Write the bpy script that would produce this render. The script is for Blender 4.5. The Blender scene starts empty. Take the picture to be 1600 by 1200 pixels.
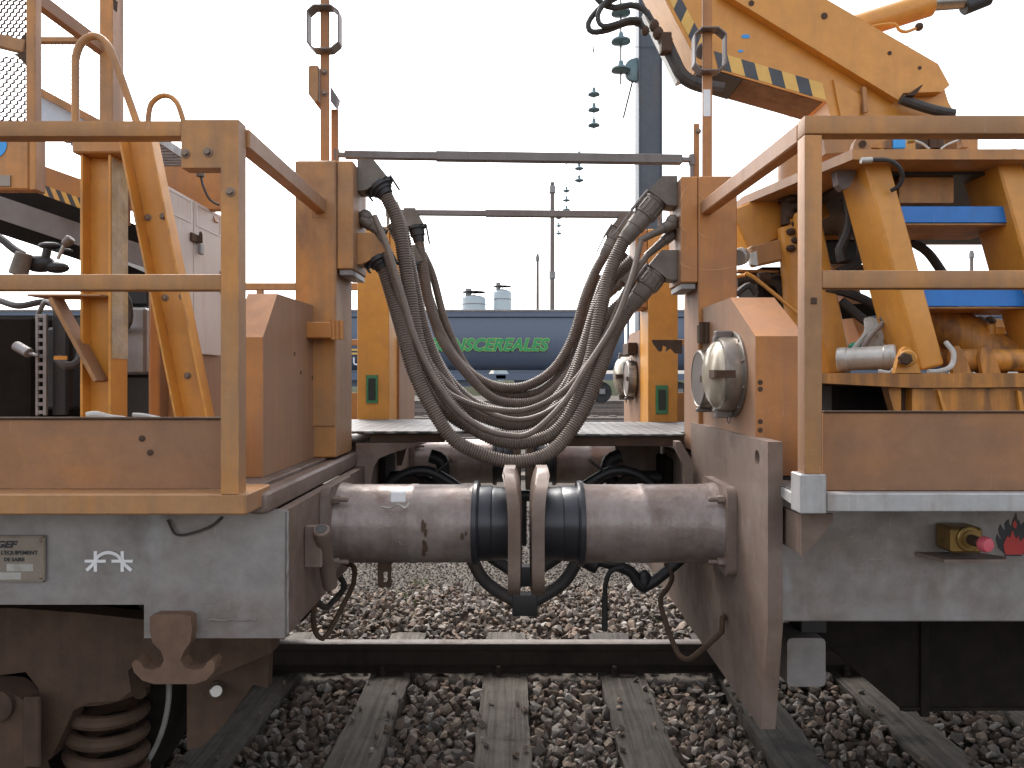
import bpy, bmesh, math, random
from mathutils import Vector, Matrix, Quaternion

random.seed(7)
R_ = math.radians
scene = bpy.context.scene
COL = scene.collection

# ------------------------------------------------------------------ camera, sky, sun, exposure
F, CX, CY, CH = 1100.0, 812.0, 592.0, 1.47      # focal length in photo pixels, vanishing point, eye height above the rail
cam_d = bpy.data.cameras.new('camera')
cam = bpy.data.objects.new('camera', cam_d)
COL.objects.link(cam)
cam.location = (0, 0, CH)
cam.rotation_euler = (R_(90), 0, 0)
cam_d.sensor_width = 36.0
cam_d.lens = F / 1600 * 36
cam_d.shift_x = -(CX - 800) / 1600
cam_d.shift_y = -(600 - CY) / 1600
cam_d.clip_start = 0.05
cam_d.clip_end = 6000
scene.camera = cam

SUN_EL, SUN_AZ = R_(50), R_(-28)               # azimuth measured from +Y towards +X
world = bpy.data.worlds.new('World')
scene.world = world
world.use_nodes = True
wn, wl = world.node_tree.nodes, world.node_tree.links
wn.clear()
wo = wn.new('ShaderNodeOutputWorld')
bg = wn.new('ShaderNodeBackground')
sky = wn.new('ShaderNodeTexSky')
sky.sky_type = 'NISHITA'
sky.sun_disc = False
sky.sun_elevation = SUN_EL
sky.sun_rotation = SUN_AZ
sky.air_density = 1.0
sky.dust_density = 4.0
sky.ozone_density = 1.0
hsv = wn.new('ShaderNodeHueSaturation')          # a thin white overcast: the blue is washed out evenly
hsv.inputs['Saturation'].default_value = 0.28
wl.new(sky.outputs[0], hsv.inputs['Color'])
wl.new(hsv.outputs[0], bg.inputs['Color'])
bg.inputs['Strength'].default_value = 0.15
wl.new(bg.outputs[0], wo.inputs['Surface'])

sun_d = bpy.data.lights.new('sun', 'SUN')
sun_d.energy = 0.9
sun_d.angle = R_(25)
sun_d.color = (1.0, 0.96, 0.9)
sun = bpy.data.objects.new('sun', sun_d)
COL.objects.link(sun)
sdir = Vector((math.sin(SUN_AZ) * math.cos(SUN_EL), math.cos(SUN_AZ) * math.cos(SUN_EL), math.sin(SUN_EL)))
sun.rotation_euler = sdir.to_track_quat('Z', 'Y').to_euler()
sun.location = (0, -5, 12)

vs = scene.view_settings
vs.view_transform = 'Standard'
vs.look = 'None'
vs.exposure = 1.68
vs.gamma = 1.0
vs.use_curve_mapping = False
scene.cycles.use_denoising = True
scene.cycles.max_bounces = 8
scene.cycles.diffuse_bounces = 4

# ------------------------------------------------------------------ helpers
def P(x, y, Y):
    """point at depth Y whose bearing was measured in the photograph"""
    return Vector(((x - CX) * Y / F, Y, CH - (y - CY) * Y / F))
def PX(x, Y): return (x - CX) * Y / F
def PZ(y, Y): return CH - (y - CY) * Y / F
def V(*a): return Vector(a)

class MB:
    """collects shapes in world space and links them as one mesh object"""
    def __init__(s):
        s.v, s.f = [], []
    def _take(s, bm, bev=0, seg=1):
        if bev > 0:
            ed = [e for e in bm.edges if len(e.link_faces) == 2 and e.calc_face_angle(0) > 0.6]
            bmesh.ops.bevel(bm, geom=ed, offset=bev, segments=seg, profile=0.6, affect='EDGES', clamp_overlap=True)
        bmesh.ops.recalc_face_normals(bm, faces=bm.faces)
        bm.verts.index_update()
        o = len(s.v)
        s.v += [tuple(v.co) for v in bm.verts]
        s.f += [[o + v.index for v in f.verts] for f in bm.faces]
        bm.free()
        return s
    def box(s, x0, x1, y0, y1, z0, z1, bev=0.003, seg=1):
        bm = bmesh.new()
        m = Matrix.Translation(((x0+x1)/2, (y0+y1)/2, (z0+z1)/2)) @ Matrix.Diagonal((abs(x1-x0), abs(y1-y0), abs(z1-z0), 1))
        bmesh.ops.create_cube(bm, size=1, matrix=m)
        return s._take(bm, bev, seg)
    def bar(s, a, b, w, h, up=(0, 0, 1), bev=0.003, seg=1):
        a, b = Vector(a), Vector(b)
        d = (b - a); L = d.length; d.normalize()
        up = Vector(up)
        sd = d.cross(up)
        if sd.length < 1e-4: sd = d.cross(Vector((1, 0, 0)))
        sd.normalize(); up = sd.cross(d)
        m = Matrix((sd, d, up)).transposed().to_4x4()
        m = Matrix.Translation((a + b) / 2) @ m @ Matrix.Diagonal((w, L, h, 1))
        bm = bmesh.new()
        bmesh.ops.create_cube(bm, size=1, matrix=m)
        return s._take(bm, bev, seg)
    def prism(s, pts, axis, a0, a1, bev=0.003, seg=1):
        bm = bmesh.new()
        def mk(u, v, w):
            return {'Y': (u, w, v), 'X': (w, u, v), 'Z': (u, v, w)}[axis]
        A = [bm.verts.new(mk(u, v, a0)) for u, v in pts]
        B = [bm.verts.new(mk(u, v, a1)) for u, v in pts]
        n = len(pts)
        bm.faces.new(A); bm.faces.new(B[::-1])
        for i in range(n):
            bm.faces.new((A[i], B[i], B[(i+1) % n], A[(i+1) % n]))
        return s._take(bm, bev, seg)
    def lathe(s, prof, o, ax, n=28, cap=True):
        """prof: list of (distance along axis, radius)"""
        ax = Vector(ax).normalized(); o = Vector(o)
        u = ax.orthogonal().normalized(); w = ax.cross(u)
        k = len(s.v)
        for t, r in prof:
            for i in range(n):
                q = 2*math.pi*i/n
                s.v.append(tuple(o + ax*t + (u*math.cos(q) + w*math.sin(q))*r))
        for j in range(len(prof)-1):
            for i in range(n):
                i2 = (i+1) % n
                s.f.append([k+j*n+i, k+j*n+i2, k+(j+1)*n+i2, k+(j+1)*n+i])
        if cap:
            s.f.append([k+i for i in range(n)][::-1])
            s.f.append([k+(len(prof)-1)*n+i for i in range(n)])
        return s
    def cyl(s, a, b, r, r2=None, n=20, bev=0.0):
        a, b = Vector(a), Vector(b); L = (b-a).length
        if r2 is None: r2 = r
        if bev > 0:
            return s.lathe([(0, r-bev), (bev, r), (L-bev, r2), (L, r2-bev)], a, b-a, n)
        return s.lathe([(0, r), (L, r2)], a, b-a, n)
    def tube(s, pts, r, n=10, radii=None):
        pts = [Vector(p) for p in pts]
        k = len(s.v); m = len(pts)
        t0 = (pts[1]-pts[0]).normalized()
        u = t0.orthogonal().normalized()
        for j in range(m):
            t = (pts[min(j+1, m-1)] - pts[max(j-1, 0)]).normalized()
            u = (u - t*u.dot(t)).normalized()
            w = t.cross(u)
            rr = radii[j] if radii else r
            for i in range(n):
                q = 2*math.pi*i/n
                s.v.append(tuple(pts[j] + (u*math.cos(q) + w*math.sin(q))*rr))
        for j in range(m-1):
            for i in range(n):
                i2 = (i+1) % n
                s.f.append([k+j*n+i, k+j*n+i2, k+(j+1)*n+i2, k+(j+1)*n+i])
        s.f.append([k+i for i in range(n)][::-1])
        s.f.append([k+(m-1)*n+i for i in range(n)])
        return s
    def ball(s, c, r, n=16, sc=(1, 1, 1)):
        bm = bmesh.new()
        bmesh.ops.create_uvsphere(bm, u_segments=n, v_segments=n//2, radius=1,
                                  matrix=Matrix.Translation(c) @ Matrix.Diagonal((r*sc[0], r*sc[1], r*sc[2], 1)))
        return s._take(bm)
    def mesh(s, name, off=(0, 0, 0), smooth=32):
        me = bpy.data.meshes.new(name)
        ox, oy, oz = off
        me.from_pydata([(x-ox, y-oy, z-oz) for x, y, z in s.v], [], s.f)
        if smooth:
            me.shade_smooth()
            me.set_sharp_from_angle(angle=R_(smooth))
        return me
    def build(s, name, mat, parent=None, smooth=32):
        off = ORG.get(parent.name, (0, 0, 0)) if parent else (0, 0, 0)
        me = s.mesh(name, off, smooth)
        me.materials.append(M[mat])
        o = bpy.data.objects.new(name, me)
        COL.objects.link(o)
        if parent:
            o.parent = parent
            ORG[o.name] = off
        else:
            ORG[o.name] = (0, 0, 0)
        return o

ORG = {}          # world position of each object's own origin
def tag(o, label, cat=None, group=None, kind=None):
    if label: o['label'] = label
    if cat: o['category'] = cat
    if group: o['group'] = group
    if kind: o['kind'] = kind
    return o
def thing(name, label, cat, loc=(0, 0, 0), group=None):
    o = bpy.data.objects.new(name, None)
    o.empty_display_size = 0.1
    COL.objects.link(o)
    o.location = loc
    ORG[o.name] = tuple(loc)
    return tag(o, label, cat, group)
def spline(pts, step=0.02):
    """Catmull-Rom through the points, resampled about evenly"""
    pts = [Vector(p) for p in pts]
    q = [pts[0]*2-pts[1]] + pts + [pts[-1]*2-pts[-2]]
    out = []
    for i in range(1, len(q)-2):
        a, b, c, d = q[i-1:i+3]
        n = max(2, int((c-b).length/step*1.0)+1)
        for k in range(n):
            t = k/n
            out.append(0.5*((2*b) + (c-a)*t + (2*a-5*b+4*c-d)*t*t + (3*b-a-3*c+d)*t**3))
    out.append(pts[-1])
    return out
def even(pts, step):
    """resample a polyline at equal steps"""
    out = [pts[0]]; left = step
    for a, b in zip(pts, pts[1:]):
        L = (b-a).length; pos = 0
        while L-pos > left:
            pos += left; out.append(a + (b-a)*(pos/L)); left = step
        left -= L-pos
    return out
_inst = {}
def inst(key, make, name, mat, parent, pos, axis=(0, 0, 1)):
    """a small piece that shares its mesh with its like; it points along axis"""
    if (key, mat) not in _inst:
        mb = MB(); make(mb)
        me = mb.mesh(name); me.materials.append(M[mat]); _inst[(key, mat)] = me
    o = bpy.data.objects.new(name, _inst[(key, mat)])
    COL.objects.link(o)
    o.parent = parent
    off = ORG.get(parent.name, (0, 0, 0)) if parent else (0, 0, 0)
    o.location = Vector(pos) - Vector(off)
    o.rotation_mode = 'QUATERNION'
    o.rotation_quaternion = Vector(axis).to_track_quat('Z', 'Y')
    return o
def bolt(parent, pos, axis, r=0.011, h=0.009, mat='bolt'):
    def mk(mb):
        mb.lathe([(-0.004, r*1.45), (0.001, r*1.45), (0.0015, r*1.05)], (0, 0, 0), (0, 0, 1), 14)
        mb.lathe([(0.001, r), (h*0.8, r), (h, r*0.8)], (0, 0, 0), (0, 0, 1), 6)
    return inst(('bolt', r, h), mk, 'bolt', mat, parent, pos, axis)
def stud(parent, pos, axis, r=0.014, L=0.05, mat='brown_grey'):
    def mk(mb):
        mb.lathe([(-0.003, r*1.25), (0.004, r*1.25)], (0, 0, 0), (0, 0, 1), 18)
        mb.lathe([(0.004, r), (0.02, r), (0.022, r*.9)], (0, 0, 0), (0, 0, 1), 6)
        mb.lathe([(0.02, r*.55), (L-.003, r*.55), (L, r*.4)], (0, 0, 0), (0, 0, 1), 12)
    return inst(('stud', r, L), mk, 'bolt', mat, parent, pos, axis)
def text_mesh(name, body, size, mat, parent, origin, xdir, ydir, shear=0.0, bold=0.0, ext=0.0006, sx=1.0, align='LEFT', space=1.0):
    cu = bpy.data.curves.new(name, 'FONT')
    cu.body = body; cu.size = size; cu.shear = shear; cu.offset = bold; cu.extrude = ext
    cu.align_x = align; cu.space_character = space
    cu.resolution_u = 3
    t = bpy.data.objects.new(name + '_tmp', cu)
    COL.objects.link(t)
    bpy.context.view_layer.update()
    me = bpy.data.meshes.new_from_object(t.evaluated_get(bpy.context.evaluated_depsgraph_get()))
    bpy.data.objects.remove(t); bpy.data.curves.remove(cu)
    x, y = Vector(xdir).normalized(), Vector(ydir).normalized()
    z = x.cross(y)
    off = Vector(ORG.get(parent.name, (0, 0, 0))) if parent else Vector()
    for v in me.vertices:
        v.co = Vector(origin) - off + x*v.co.x*sx + y*v.co.y + z*v.co.z
    me.materials.clear(); me.materials.append(M[mat])
    o = bpy.data.objects.new(name, me); COL.objects.link(o)
    if parent: o.parent = parent
    return o

# ------------------------------------------------------------------ materials
M = {}
def rgb(r, g, b):
    """sRGB 0-255 to linear"""
    return tuple(((c/255)/12.92 if c/255 <= 0.04045 else ((c/255+0.055)/1.055)**2.4) for c in (r, g, b)) + (1,)
def material(name, base, rough=0.5, metal=0.0, var=0.15, dust=None, amt=0.0, dscale=2.0, streak=0.35, chips=0.0,
             chip=(0.045, 0.024, 0.016, 1), bump=0.06, bscale=70, topdust=0.0, scratch=0.0, island=None, edge=0.0, spec=0.5, smear=None, svec=(22, 22, 1.6), bvec=None, enddust=0.0, ovar=0.0):
    m = bpy.data.materials.new(name)
    m.use_nodes = True
    nt = m.node_tree; N, Lk = nt.nodes, nt.links
    bs = N['Principled BSDF']
    bs.inputs['Roughness'].default_value = rough
    bs.inputs['Metallic'].default_value = metal
    bs.inputs['Specular IOR Level'].default_value = spec
    tc = N.new('ShaderNodeTexCoord'); oi = N.new('ShaderNodeObjectInfo')
    mul = N.new('ShaderNodeVectorMath'); mul.operation = 'MULTIPLY_ADD'
    cb = N.new('ShaderNodeCombineXYZ')
    for i in range(3): Lk.new(oi.outputs['Random'], cb.inputs[i])
    Lk.new(cb.outputs[0], mul.inputs[0]); mul.inputs[1].default_value = (13.7, 9.1, 5.3)
    Lk.new(tc.outputs['Object'], mul.inputs[2])
    vec = mul.outputs[0]
    def noise(scale, detail=5, rgh=0.6, vscale=None, rot=None, dist=0):
        n = N.new('ShaderNodeTexNoise')
        n.inputs['Scale'].default_value = scale; n.inputs['Detail'].default_value = detail
        n.inputs['Roughness'].default_value = rgh; n.inputs['Distortion'].default_value = dist
        src = vec
        if vscale or rot:
            mp = N.new('ShaderNodeMapping')
            mp.inputs['Scale'].default_value = vscale or (1, 1, 1)
            mp.inputs['Rotation'].default_value = rot or (0, 0, 0)
            Lk.new(vec, mp.inputs['Vector']); src = mp.outputs[0]
        Lk.new(src, n.inputs['Vector'])
        return n.outputs['Fac']
    def rng(x, a, b, c=0.0, d=1.0):
        r = N.new('ShaderNodeMapRange'); r.interpolation_type = 'SMOOTHSTEP'
        r.inputs['From Min'].default_value = a; r.inputs['From Max'].default_value = b
        r.inputs['To Min'].default_value = c; r.inputs['To Max'].default_value = d
        Lk.new(x, r.inputs['Value']); return r.outputs[0]
    def mth(op, a, b):
        n = N.new('ShaderNodeMath'); n.operation = op
        for i, q in enumerate((a, b)):
            if isinstance(q, (int, float)): n.inputs[i].default_value = q
            else: Lk.new(q, n.inputs[i])
        return n.outputs[0]
    def mix(f, a, b):
        n = N.new('ShaderNodeMix'); n.data_type = 'RGBA'
        if isinstance(f, (int, float)): n.inputs[0].default_value = f
        else: Lk.new(f, n.inputs[0])
        for i, q in ((6, a), (7, b)):
            if isinstance(q, tuple): n.inputs[i].default_value = q if len(q) == 4 else q + (1,)
            else: Lk.new(q, n.inputs[i])
        return n.outputs[2]
    base = tuple(base) if len(base) == 4 else tuple(base) + (1,)
    col = base
    if island:
        geo = N.new('ShaderNodeNewGeometry')
        cr = N.new('ShaderNodeValToRGB')
        el = cr.color_ramp.elements
        while len(el) < len(island): el.new(0.5)
        for i, c in enumerate(island):
            el[i].position = i/(len(island)-1); el[i].color = c if len(c) == 4 else c + (1,)
        Lk.new(geo.outputs['Random Per Island'], cr.inputs[0]); col = cr.outputs[0]
    rgh = None
    if dust is not None and amt > 0:
        a = noise(dscale, 6, 0.65); b = noise(1.0, 4, 0.6, svec)
        f = mth('ADD', mth('MULTIPLY', a, 1-streak), mth('MULTIPLY', b, streak))
        f = rng(f, 0.66-amt*0.42, 0.92-amt*0.42)
        f = mth('MULTIPLY', f, min(1.0, 0.45+amt*0.5))
        col = mix(f, col, dust)
        rgh = mth('ADD', mth('MULTIPLY', f, 0.25), rough)
    if smear is not None:
        sc_, sm = smear
        f = mth('MULTIPLY', rng(noise(sc_, 4, 0.6, (1, 1, 0.5)), 0.57, 0.7), 0.75)
        col = mix(f, col, sm)
    if ovar:         # each piece has weathered differently
        v = rng(oi.outputs['Random'], 0, 1, 1-ovar, 1+ovar)
        g = N.new('ShaderNodeVectorMath'); g.operation = 'SCALE'
        if isinstance(col, tuple): g.inputs[0].default_value = col[:3]
        else: Lk.new(col, g.inputs[0])
        Lk.new(v, g.inputs['Scale']); col = g.outputs[0]
    if var:
        v = rng(noise(11, 6, 0.7), 0.25, 0.75, 1-var, 1+var)
        g = N.new('ShaderNodeVectorMath'); g.operation = 'SCALE'
        if isinstance(col, tuple): g.inputs[0].default_value = col[:3]
        else: Lk.new(col, g.inputs[0])
        Lk.new(v, g.inputs['Scale']); col = g.outputs[0]
    if scratch:
        s1 = rng(noise(1.0, 3, 0.5, (9, 9, 190), (0.7, 0.45, 0.3), 1.6), 0.66, 0.74)
        s2 = rng(noise(1.0, 3, 0.5, (150, 90, 8), (0.4, -0.9, 0.5), 1.6), 0.66, 0.74)
        msk = rng(noise(6, 3), 0.48, 0.66)
        f = mth('MULTIPLY', mth('MULTIPLY', mth('MAXIMUM', s1, s2), msk), scratch)
        col = mix(f, col, (0.52, 0.46, 0.4, 1))
    if chips:
        c1 = rng(noise(17, 10, 0.78, None, None, 0.6), 0.715-chips*0.12, 0.735-chips*0.12)
        col = mix(mth('MULTIPLY', c1, 0.85), col, chip)
    if topdust:
        g = N.new('ShaderNodeNewGeometry'); sx = N.new('ShaderNodeSeparateXYZ')
        Lk.new(g.outputs['Normal'], sx.inputs[0])
        f = mth('MULTIPLY', rng(sx.outputs[2], 0.5, 0.95), rng(noise(7, 5), 0.3, 0.6, topdust*0.5, topdust))
        col = mix(f, col, dust or (0.2, 0.15, 0.12, 1))
    if enddust:      # brake dust sits on the faces that look along the track
        g = N.new('ShaderNodeNewGeometry'); sx = N.new('ShaderNodeSeparateXYZ')
        Lk.new(g.outputs['Normal'], sx.inputs[0])
        f = mth('MULTIPLY', rng(mth('ABSOLUTE', sx.outputs[0], 0), 0.6, 0.95), rng(noise(2.2, 5), 0.25, 0.65, enddust*0.7, enddust))
        col = mix(f, col, (0.222, 0.13, 0.083, 1))
    if edge:
        be = N.new('ShaderNodeBevel'); be.samples = 3; be.inputs['Radius'].default_value = 0.006
        g = N.new('ShaderNodeNewGeometry')
        dt = N.new('ShaderNodeVectorMath'); dt.operation = 'DOT_PRODUCT'
        Lk.new(be.outputs[0], dt.inputs[0]); Lk.new(g.outputs['Normal'], dt.inputs[1])
        f = rng(dt.outputs['Value'], 0.985, 0.90)
        f = mth('MULTIPLY', mth('MULTIPLY', f, rng(noise(18, 4), 0.48, 0.6)), edge)
        col = mix(f, col, (0.11, 0.065, 0.045, 1))
    if isinstance(col, tuple): bs.inputs['Base Color'].default_value = col
    else: Lk.new(col, bs.inputs['Base Color'])
    if rgh is None:
        rgh = rng(noise(14, 4), 0.3, 0.7, max(rough-0.08, 0.02), min(rough+0.1, 1))
    Lk.new(rgh, bs.inputs['Roughness'])
    if bump:
        bp = N.new('ShaderNodeBump'); bp.inputs['Strength'].default_value = bump; bp.inputs['Distance'].default_value = 0.01
        Lk.new(noise(bscale, 5, 0.6, bvec), bp.inputs['Height']); Lk.new(bp.outputs[0], bs.inputs['Normal'])
    M[name] = m
    return m

DUST = (0.20, 0.115, 0.075, 1)
ORANGE = (0.50, 0.212, 0.044, 1)
material('orange', ORANGE, 0.42, var=0.12, dust=(0.29, 0.163, 0.082, 1), amt=0.78, dscale=2.2, chips=0.15, topdust=0.5, scratch=0.3, edge=0.6, enddust=0.75, smear=(4, (0.20, 0.10, 0.055, 1)))
material('orange_kick', (0.38, 0.158, 0.045, 1), 0.42, var=0.12, dust=(0.22, 0.118, 0.067, 1), amt=0.8, dscale=1.6, chips=0.1, scratch=0.3, svec=(1.5, 22, 14), streak=0.25, smear=(3, (0.22, 0.105, 0.055, 1)))
material('orange_dusty', (0.44, 0.18, 0.045, 1), 0.5, var=0.1, dust=(0.27, 0.135, 0.075, 1), amt=0.62, dscale=1.4, chips=0.1, topdust=0.5, scratch=0.2, edge=0.5, enddust=0.9)
material('amber', (0.60, 0.265, 0.042, 1), 0.36, var=0.1, dust=(0.40, 0.18, 0.062, 1), amt=0.45, dscale=2.6, chips=0.2, topdust=0.35, scratch=0.25, edge=0.6)
material('amber_greasy', (0.60, 0.25, 0.035, 1), 0.4, var=0.15, dust=(0.19, 0.095, 0.042, 1), amt=0.75, dscale=3.5, chips=0.3, topdust=0.3, smear=(7, (0.09, 0.045, 0.025, 1)), streak=0.6)
material('steel_grey', (0.285, 0.268, 0.262, 1), 0.36, 0.35, var=0.18, dust=(0.15, 0.112, 0.088, 1), amt=0.62, dscale=3.0, chips=0.1, svec=(3, 22, 8), streak=0.2, smear=(3.5, (0.38, 0.38, 0.39, 1)), scratch=0.6, topdust=0.4, edge=0.3, bump=0.04)
material('brown_grey', (0.19, 0.14, 0.114, 1), 0.5, 0.1, var=0.14, dust=(0.11, 0.066, 0.046, 1), amt=0.62, dscale=3.0, streak=0.12, smear=(2.5, (0.23, 0.195, 0.175, 1)), chips=0.1, scratch=0.3, topdust=0.3, edge=0.35)
material('buffer_paint', (0.245, 0.205, 0.19, 1), 0.29, 0.3, var=0.18, dust=(0.11, 0.066, 0.048, 1), amt=0.6, dscale=4.5, streak=0.3, chips=0.35, scratch=0.6, topdust=0.25, bump=0.2, bscale=38)
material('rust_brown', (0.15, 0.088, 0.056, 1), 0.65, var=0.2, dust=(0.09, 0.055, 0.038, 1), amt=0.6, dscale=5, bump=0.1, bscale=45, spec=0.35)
material('bogie_brown', (0.075, 0.044, 0.028, 1), 0.75, var=0.2, dust=(0.052, 0.032, 0.023, 1), amt=0.55, dscale=2.5, bump=0.12, bscale=45, spec=0.3)
material('under_dark', (0.014, 0.011, 0.009, 1), 0.9, var=0.25, dust=(0.024, 0.018, 0.013, 1), amt=0.4, bump=0.1, spec=0.12)
material('black_metal', (0.018, 0.018, 0.02, 1), 0.5, var=0.2, dust=(0.06, 0.05, 0.045, 1), amt=0.4, bump=0.05)
material('black_gloss', (0.016, 0.017, 0.022, 1), 0.3, var=0.2, dust=(0.05, 0.045, 0.045, 1), amt=0.35, bump=0.08, bscale=30)
material('rubber', (0.03, 0.028, 0.028, 1), 0.6, var=0.2, dust=(0.11, 0.085, 0.07, 1), amt=0.5, bump=0.03)
material('hose', (0.125, 0.092, 0.073, 1), 0.5, var=0.18, dust=(0.20, 0.155, 0.125, 1), amt=0.55, dscale=4, bump=0.02, topdust=0.3)
material('plug', (0.15, 0.125, 0.105, 1), 0.5, 0.2, var=0.15, dust=(0.085, 0.06, 0.045, 1), amt=0.55, dscale=7, bump=0.06, scratch=0.2)
material('silver', (0.42, 0.42, 0.42, 1), 0.4, 0.35, var=0.12, dust=(0.2, 0.15, 0.12, 1), amt=0.5, dscale=4, chips=0.3, scratch=0.4, edge=0.4)
material('bolt', (0.22, 0.16, 0.12, 1), 0.5, 0.5, var=0.25, bump=0.05)
material('chrome', (0.30, 0.28, 0.25, 1), 0.3, 0.85, var=0.12, dust=(0.13, 0.095, 0.075, 1), amt=0.55, dscale=9, bump=0.02)
material('pale_steel', (0.45, 0.44, 0.41, 1), 0.4, 0.4, var=0.1, dust=(0.16, 0.12, 0.09, 1), amt=0.5, dscale=9)
material('white_door', (0.50, 0.44, 0.405, 1), 0.45, var=0.06, dust=(0.38, 0.25, 0.18, 1), amt=0.4, dscale=3, chips=0.2, streak=0.7)
material('blue_paint', (0.012, 0.17, 0.55, 1), 0.4, var=0.08, dust=(0.05, 0.16, 0.36, 1), amt=0.4, chips=0.2, scratch=0.2)
material('galvanised', (0.26, 0.25, 0.25, 1), 0.45, 0.5, var=0.15, dust=(0.13, 0.11, 0.10, 1), amt=0.5, dscale=6)
material('mast_steel', (0.075, 0.09, 0.11, 1), 0.55, 0.1, var=0.12, dust=(0.16, 0.11, 0.095, 1), amt=0.45, dscale=1.5)
material('bar_grey', (0.17, 0.145, 0.135, 1), 0.5, 0.2, var=0.12, dust=(0.12, 0.09, 0.08, 1), amt=0.5, scratch=0.4, chips=0.1)
material('timber', (0.082, 0.071, 0.059, 1), 0.85, var=0.2, dust=(0.038, 0.032, 0.028, 1), amt=0.6, dscale=4, bump=0.9, bscale=1.0, spec=0.25, svec=(55, 1.6, 55), streak=0.7, bvec=(90, 3.5, 90), ovar=0.4, smear=(5, (0.022, 0.018, 0.016, 1)))
material('rail_rust', (0.026, 0.018, 0.014, 1), 0.85, var=0.25, dust=(0.014, 0.010, 0.009, 1), amt=0.5, bump=0.15, spec=0.3)
material('rail_head', (0.13, 0.11, 0.10, 1), 0.6, 0.15, spec=0.3, var=0.15, dust=(0.10, 0.065, 0.048, 1), amt=0.55, dscale=5, bump=0.02)
material('stone', (0.2, 0.16, 0.13, 1), 0.9, var=0.28, bump=0.35, bscale=60, spec=0.25,
         island=[(0.07, 0.055, 0.046), (0.115, 0.084, 0.066), (0.18, 0.15, 0.126), (0.10, 0.09, 0.083), (0.215, 0.167, 0.13), (0.14, 0.096, 0.073), (0.27, 0.247, 0.222), (0.085, 0.065, 0.054)])
material('fine_stone', (0.2, 0.17, 0.15, 1), 0.92, var=0.25, bump=0.2, spec=0.2,
         island=[(0.05, 0.044, 0.04), (0.10, 0.085, 0.074), (0.155, 0.138, 0.122), (0.072, 0.06, 0.052), (0.125, 0.10, 0.08), (0.20, 0.187, 0.172)])
material('ground', (0.06, 0.05, 0.042, 1), 0.95, var=0.3, dust=(0.105, 0.093, 0.078, 1), amt=0.55, dscale=0.8, streak=0.0, bump=0.8, bscale=55, spec=0.2)
material('scrub', (0.035, 0.04, 0.022, 1), 0.95, var=0.4, dust=(0.06, 0.05, 0.035, 1), amt=0.5, dscale=0.7, bump=0.6, bscale=4, spec=0.1)
material('scar', (0.62, 0.36, 0.17, 1), 0.6, var=0.2, bump=0)
material('leaf', (0.12, 0.15, 0.03, 1), 0.7, var=0.4, bump=0)
material('lens', (0.42, 0.37, 0.29, 1), 0.16, 0.3, var=0.05, dust=(0.30, 0.24, 0.18, 1), amt=0.55, dscale=7, streak=0.2, bump=0)
material('lamp_cover', (0.22, 0.185, 0.165, 1), 0.45, 0.3, var=0.08, dust=(0.17, 0.12, 0.095, 1), amt=0.5)
material('green_plastic', (0.045, 0.20, 0.085, 1), 0.45, var=0.12, dust=(0.12, 0.14, 0.09, 1), amt=0.35, dscale=12)
material('dark_panel', (0.012, 0.022, 0.02, 1), 0.3, var=0.2, bump=0.02)
material('brass', (0.30, 0.19, 0.06, 1), 0.4, 0.7, var=0.2, dust=(0.09, 0.06, 0.035, 1), amt=0.5, dscale=20)
material('pink_plastic', (0.62, 0.11, 0.14, 1), 0.5, var=0.08, bump=0.02)
material('white_paint', (0.74, 0.74, 0.74, 1), 0.5, var=0.05, dust=(0.5, 0.46, 0.43, 1), amt=0.3, dscale=20, bump=0.02)
material('black_paint', (0.02, 0.021, 0.025, 1), 0.5, var=0.1, bump=0.02)
material('stripe_dark', (0.05, 0.055, 0.065, 1), 0.5, var=0.1, bump=0.02)
material('stripe_yellow', (0.70, 0.43, 0.10, 1), 0.45, var=0.1, dust=(0.4, 0.26, 0.13, 1), amt=0.4, bump=0.02)
material('red_paint', (0.42, 0.035, 0.03, 1), 0.5, var=0.08, bump=0.02)
material('plate_grey', (0.26, 0.22, 0.18, 1), 0.45, 0.4, var=0.1, dust=(0.14, 0.10, 0.08, 1), amt=0.5, dscale=12, edge=0.2)
material('blue_label', (0.03, 0.30, 0.72, 1), 0.4, var=0.05, bump=0)
material('pale_film', (0.50, 0.56, 0.64, 1), 0.3, var=0.05, bump=0)
material('wagon_blue', (0.10, 0.13, 0.185, 1), 0.32, 0.0, var=0.06, dust=(0.15, 0.17, 0.21, 1), amt=0.4, dscale=0.3, bump=0)
material('wagon_green', (0.02, 0.30, 0.10, 1), 0.5, var=0.03, bump=0)
material('wagon_lime', (0.30, 0.48, 0.12, 1), 0.5, var=0.03, bump=0)
material('wagon_red', (0.26, 0.04, 0.03, 1), 0.6, var=0.1, bump=0)
material('silo', (0.50, 0.58, 0.62, 1), 0.5, var=0.05, dust=(0.4, 0.45, 0.47, 1), amt=0.4, dscale=0.2, bump=0)
material('pole', (0.20, 0.165, 0.145, 1), 0.85, var=0.15, dust=(0.12, 0.10, 0.09, 1), amt=0.5, dscale=0.8)
material('glass_insulator', (0.13, 0.21, 0.23, 1), 0.2, var=0.05, bump=0)
material('wire', (0.06, 0.055, 0.055, 1), 0.6, var=0.05, bump=0)
material('peeling', (0.40, 0.29, 0.13, 1), 0.8, var=0.25, dust=(0.50, 0.44, 0.36, 1), amt=0.7, dscale=7, chips=0.6, chip=(0.2, 0.11, 0.02, 1), bump=0.5)
material('green_cloth', (0.03, 0.22, 0.13, 1), 0.9, var=0.2)
material('net', (0.42, 0.41, 0.38, 1), 0.9, var=0.2)
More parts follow.
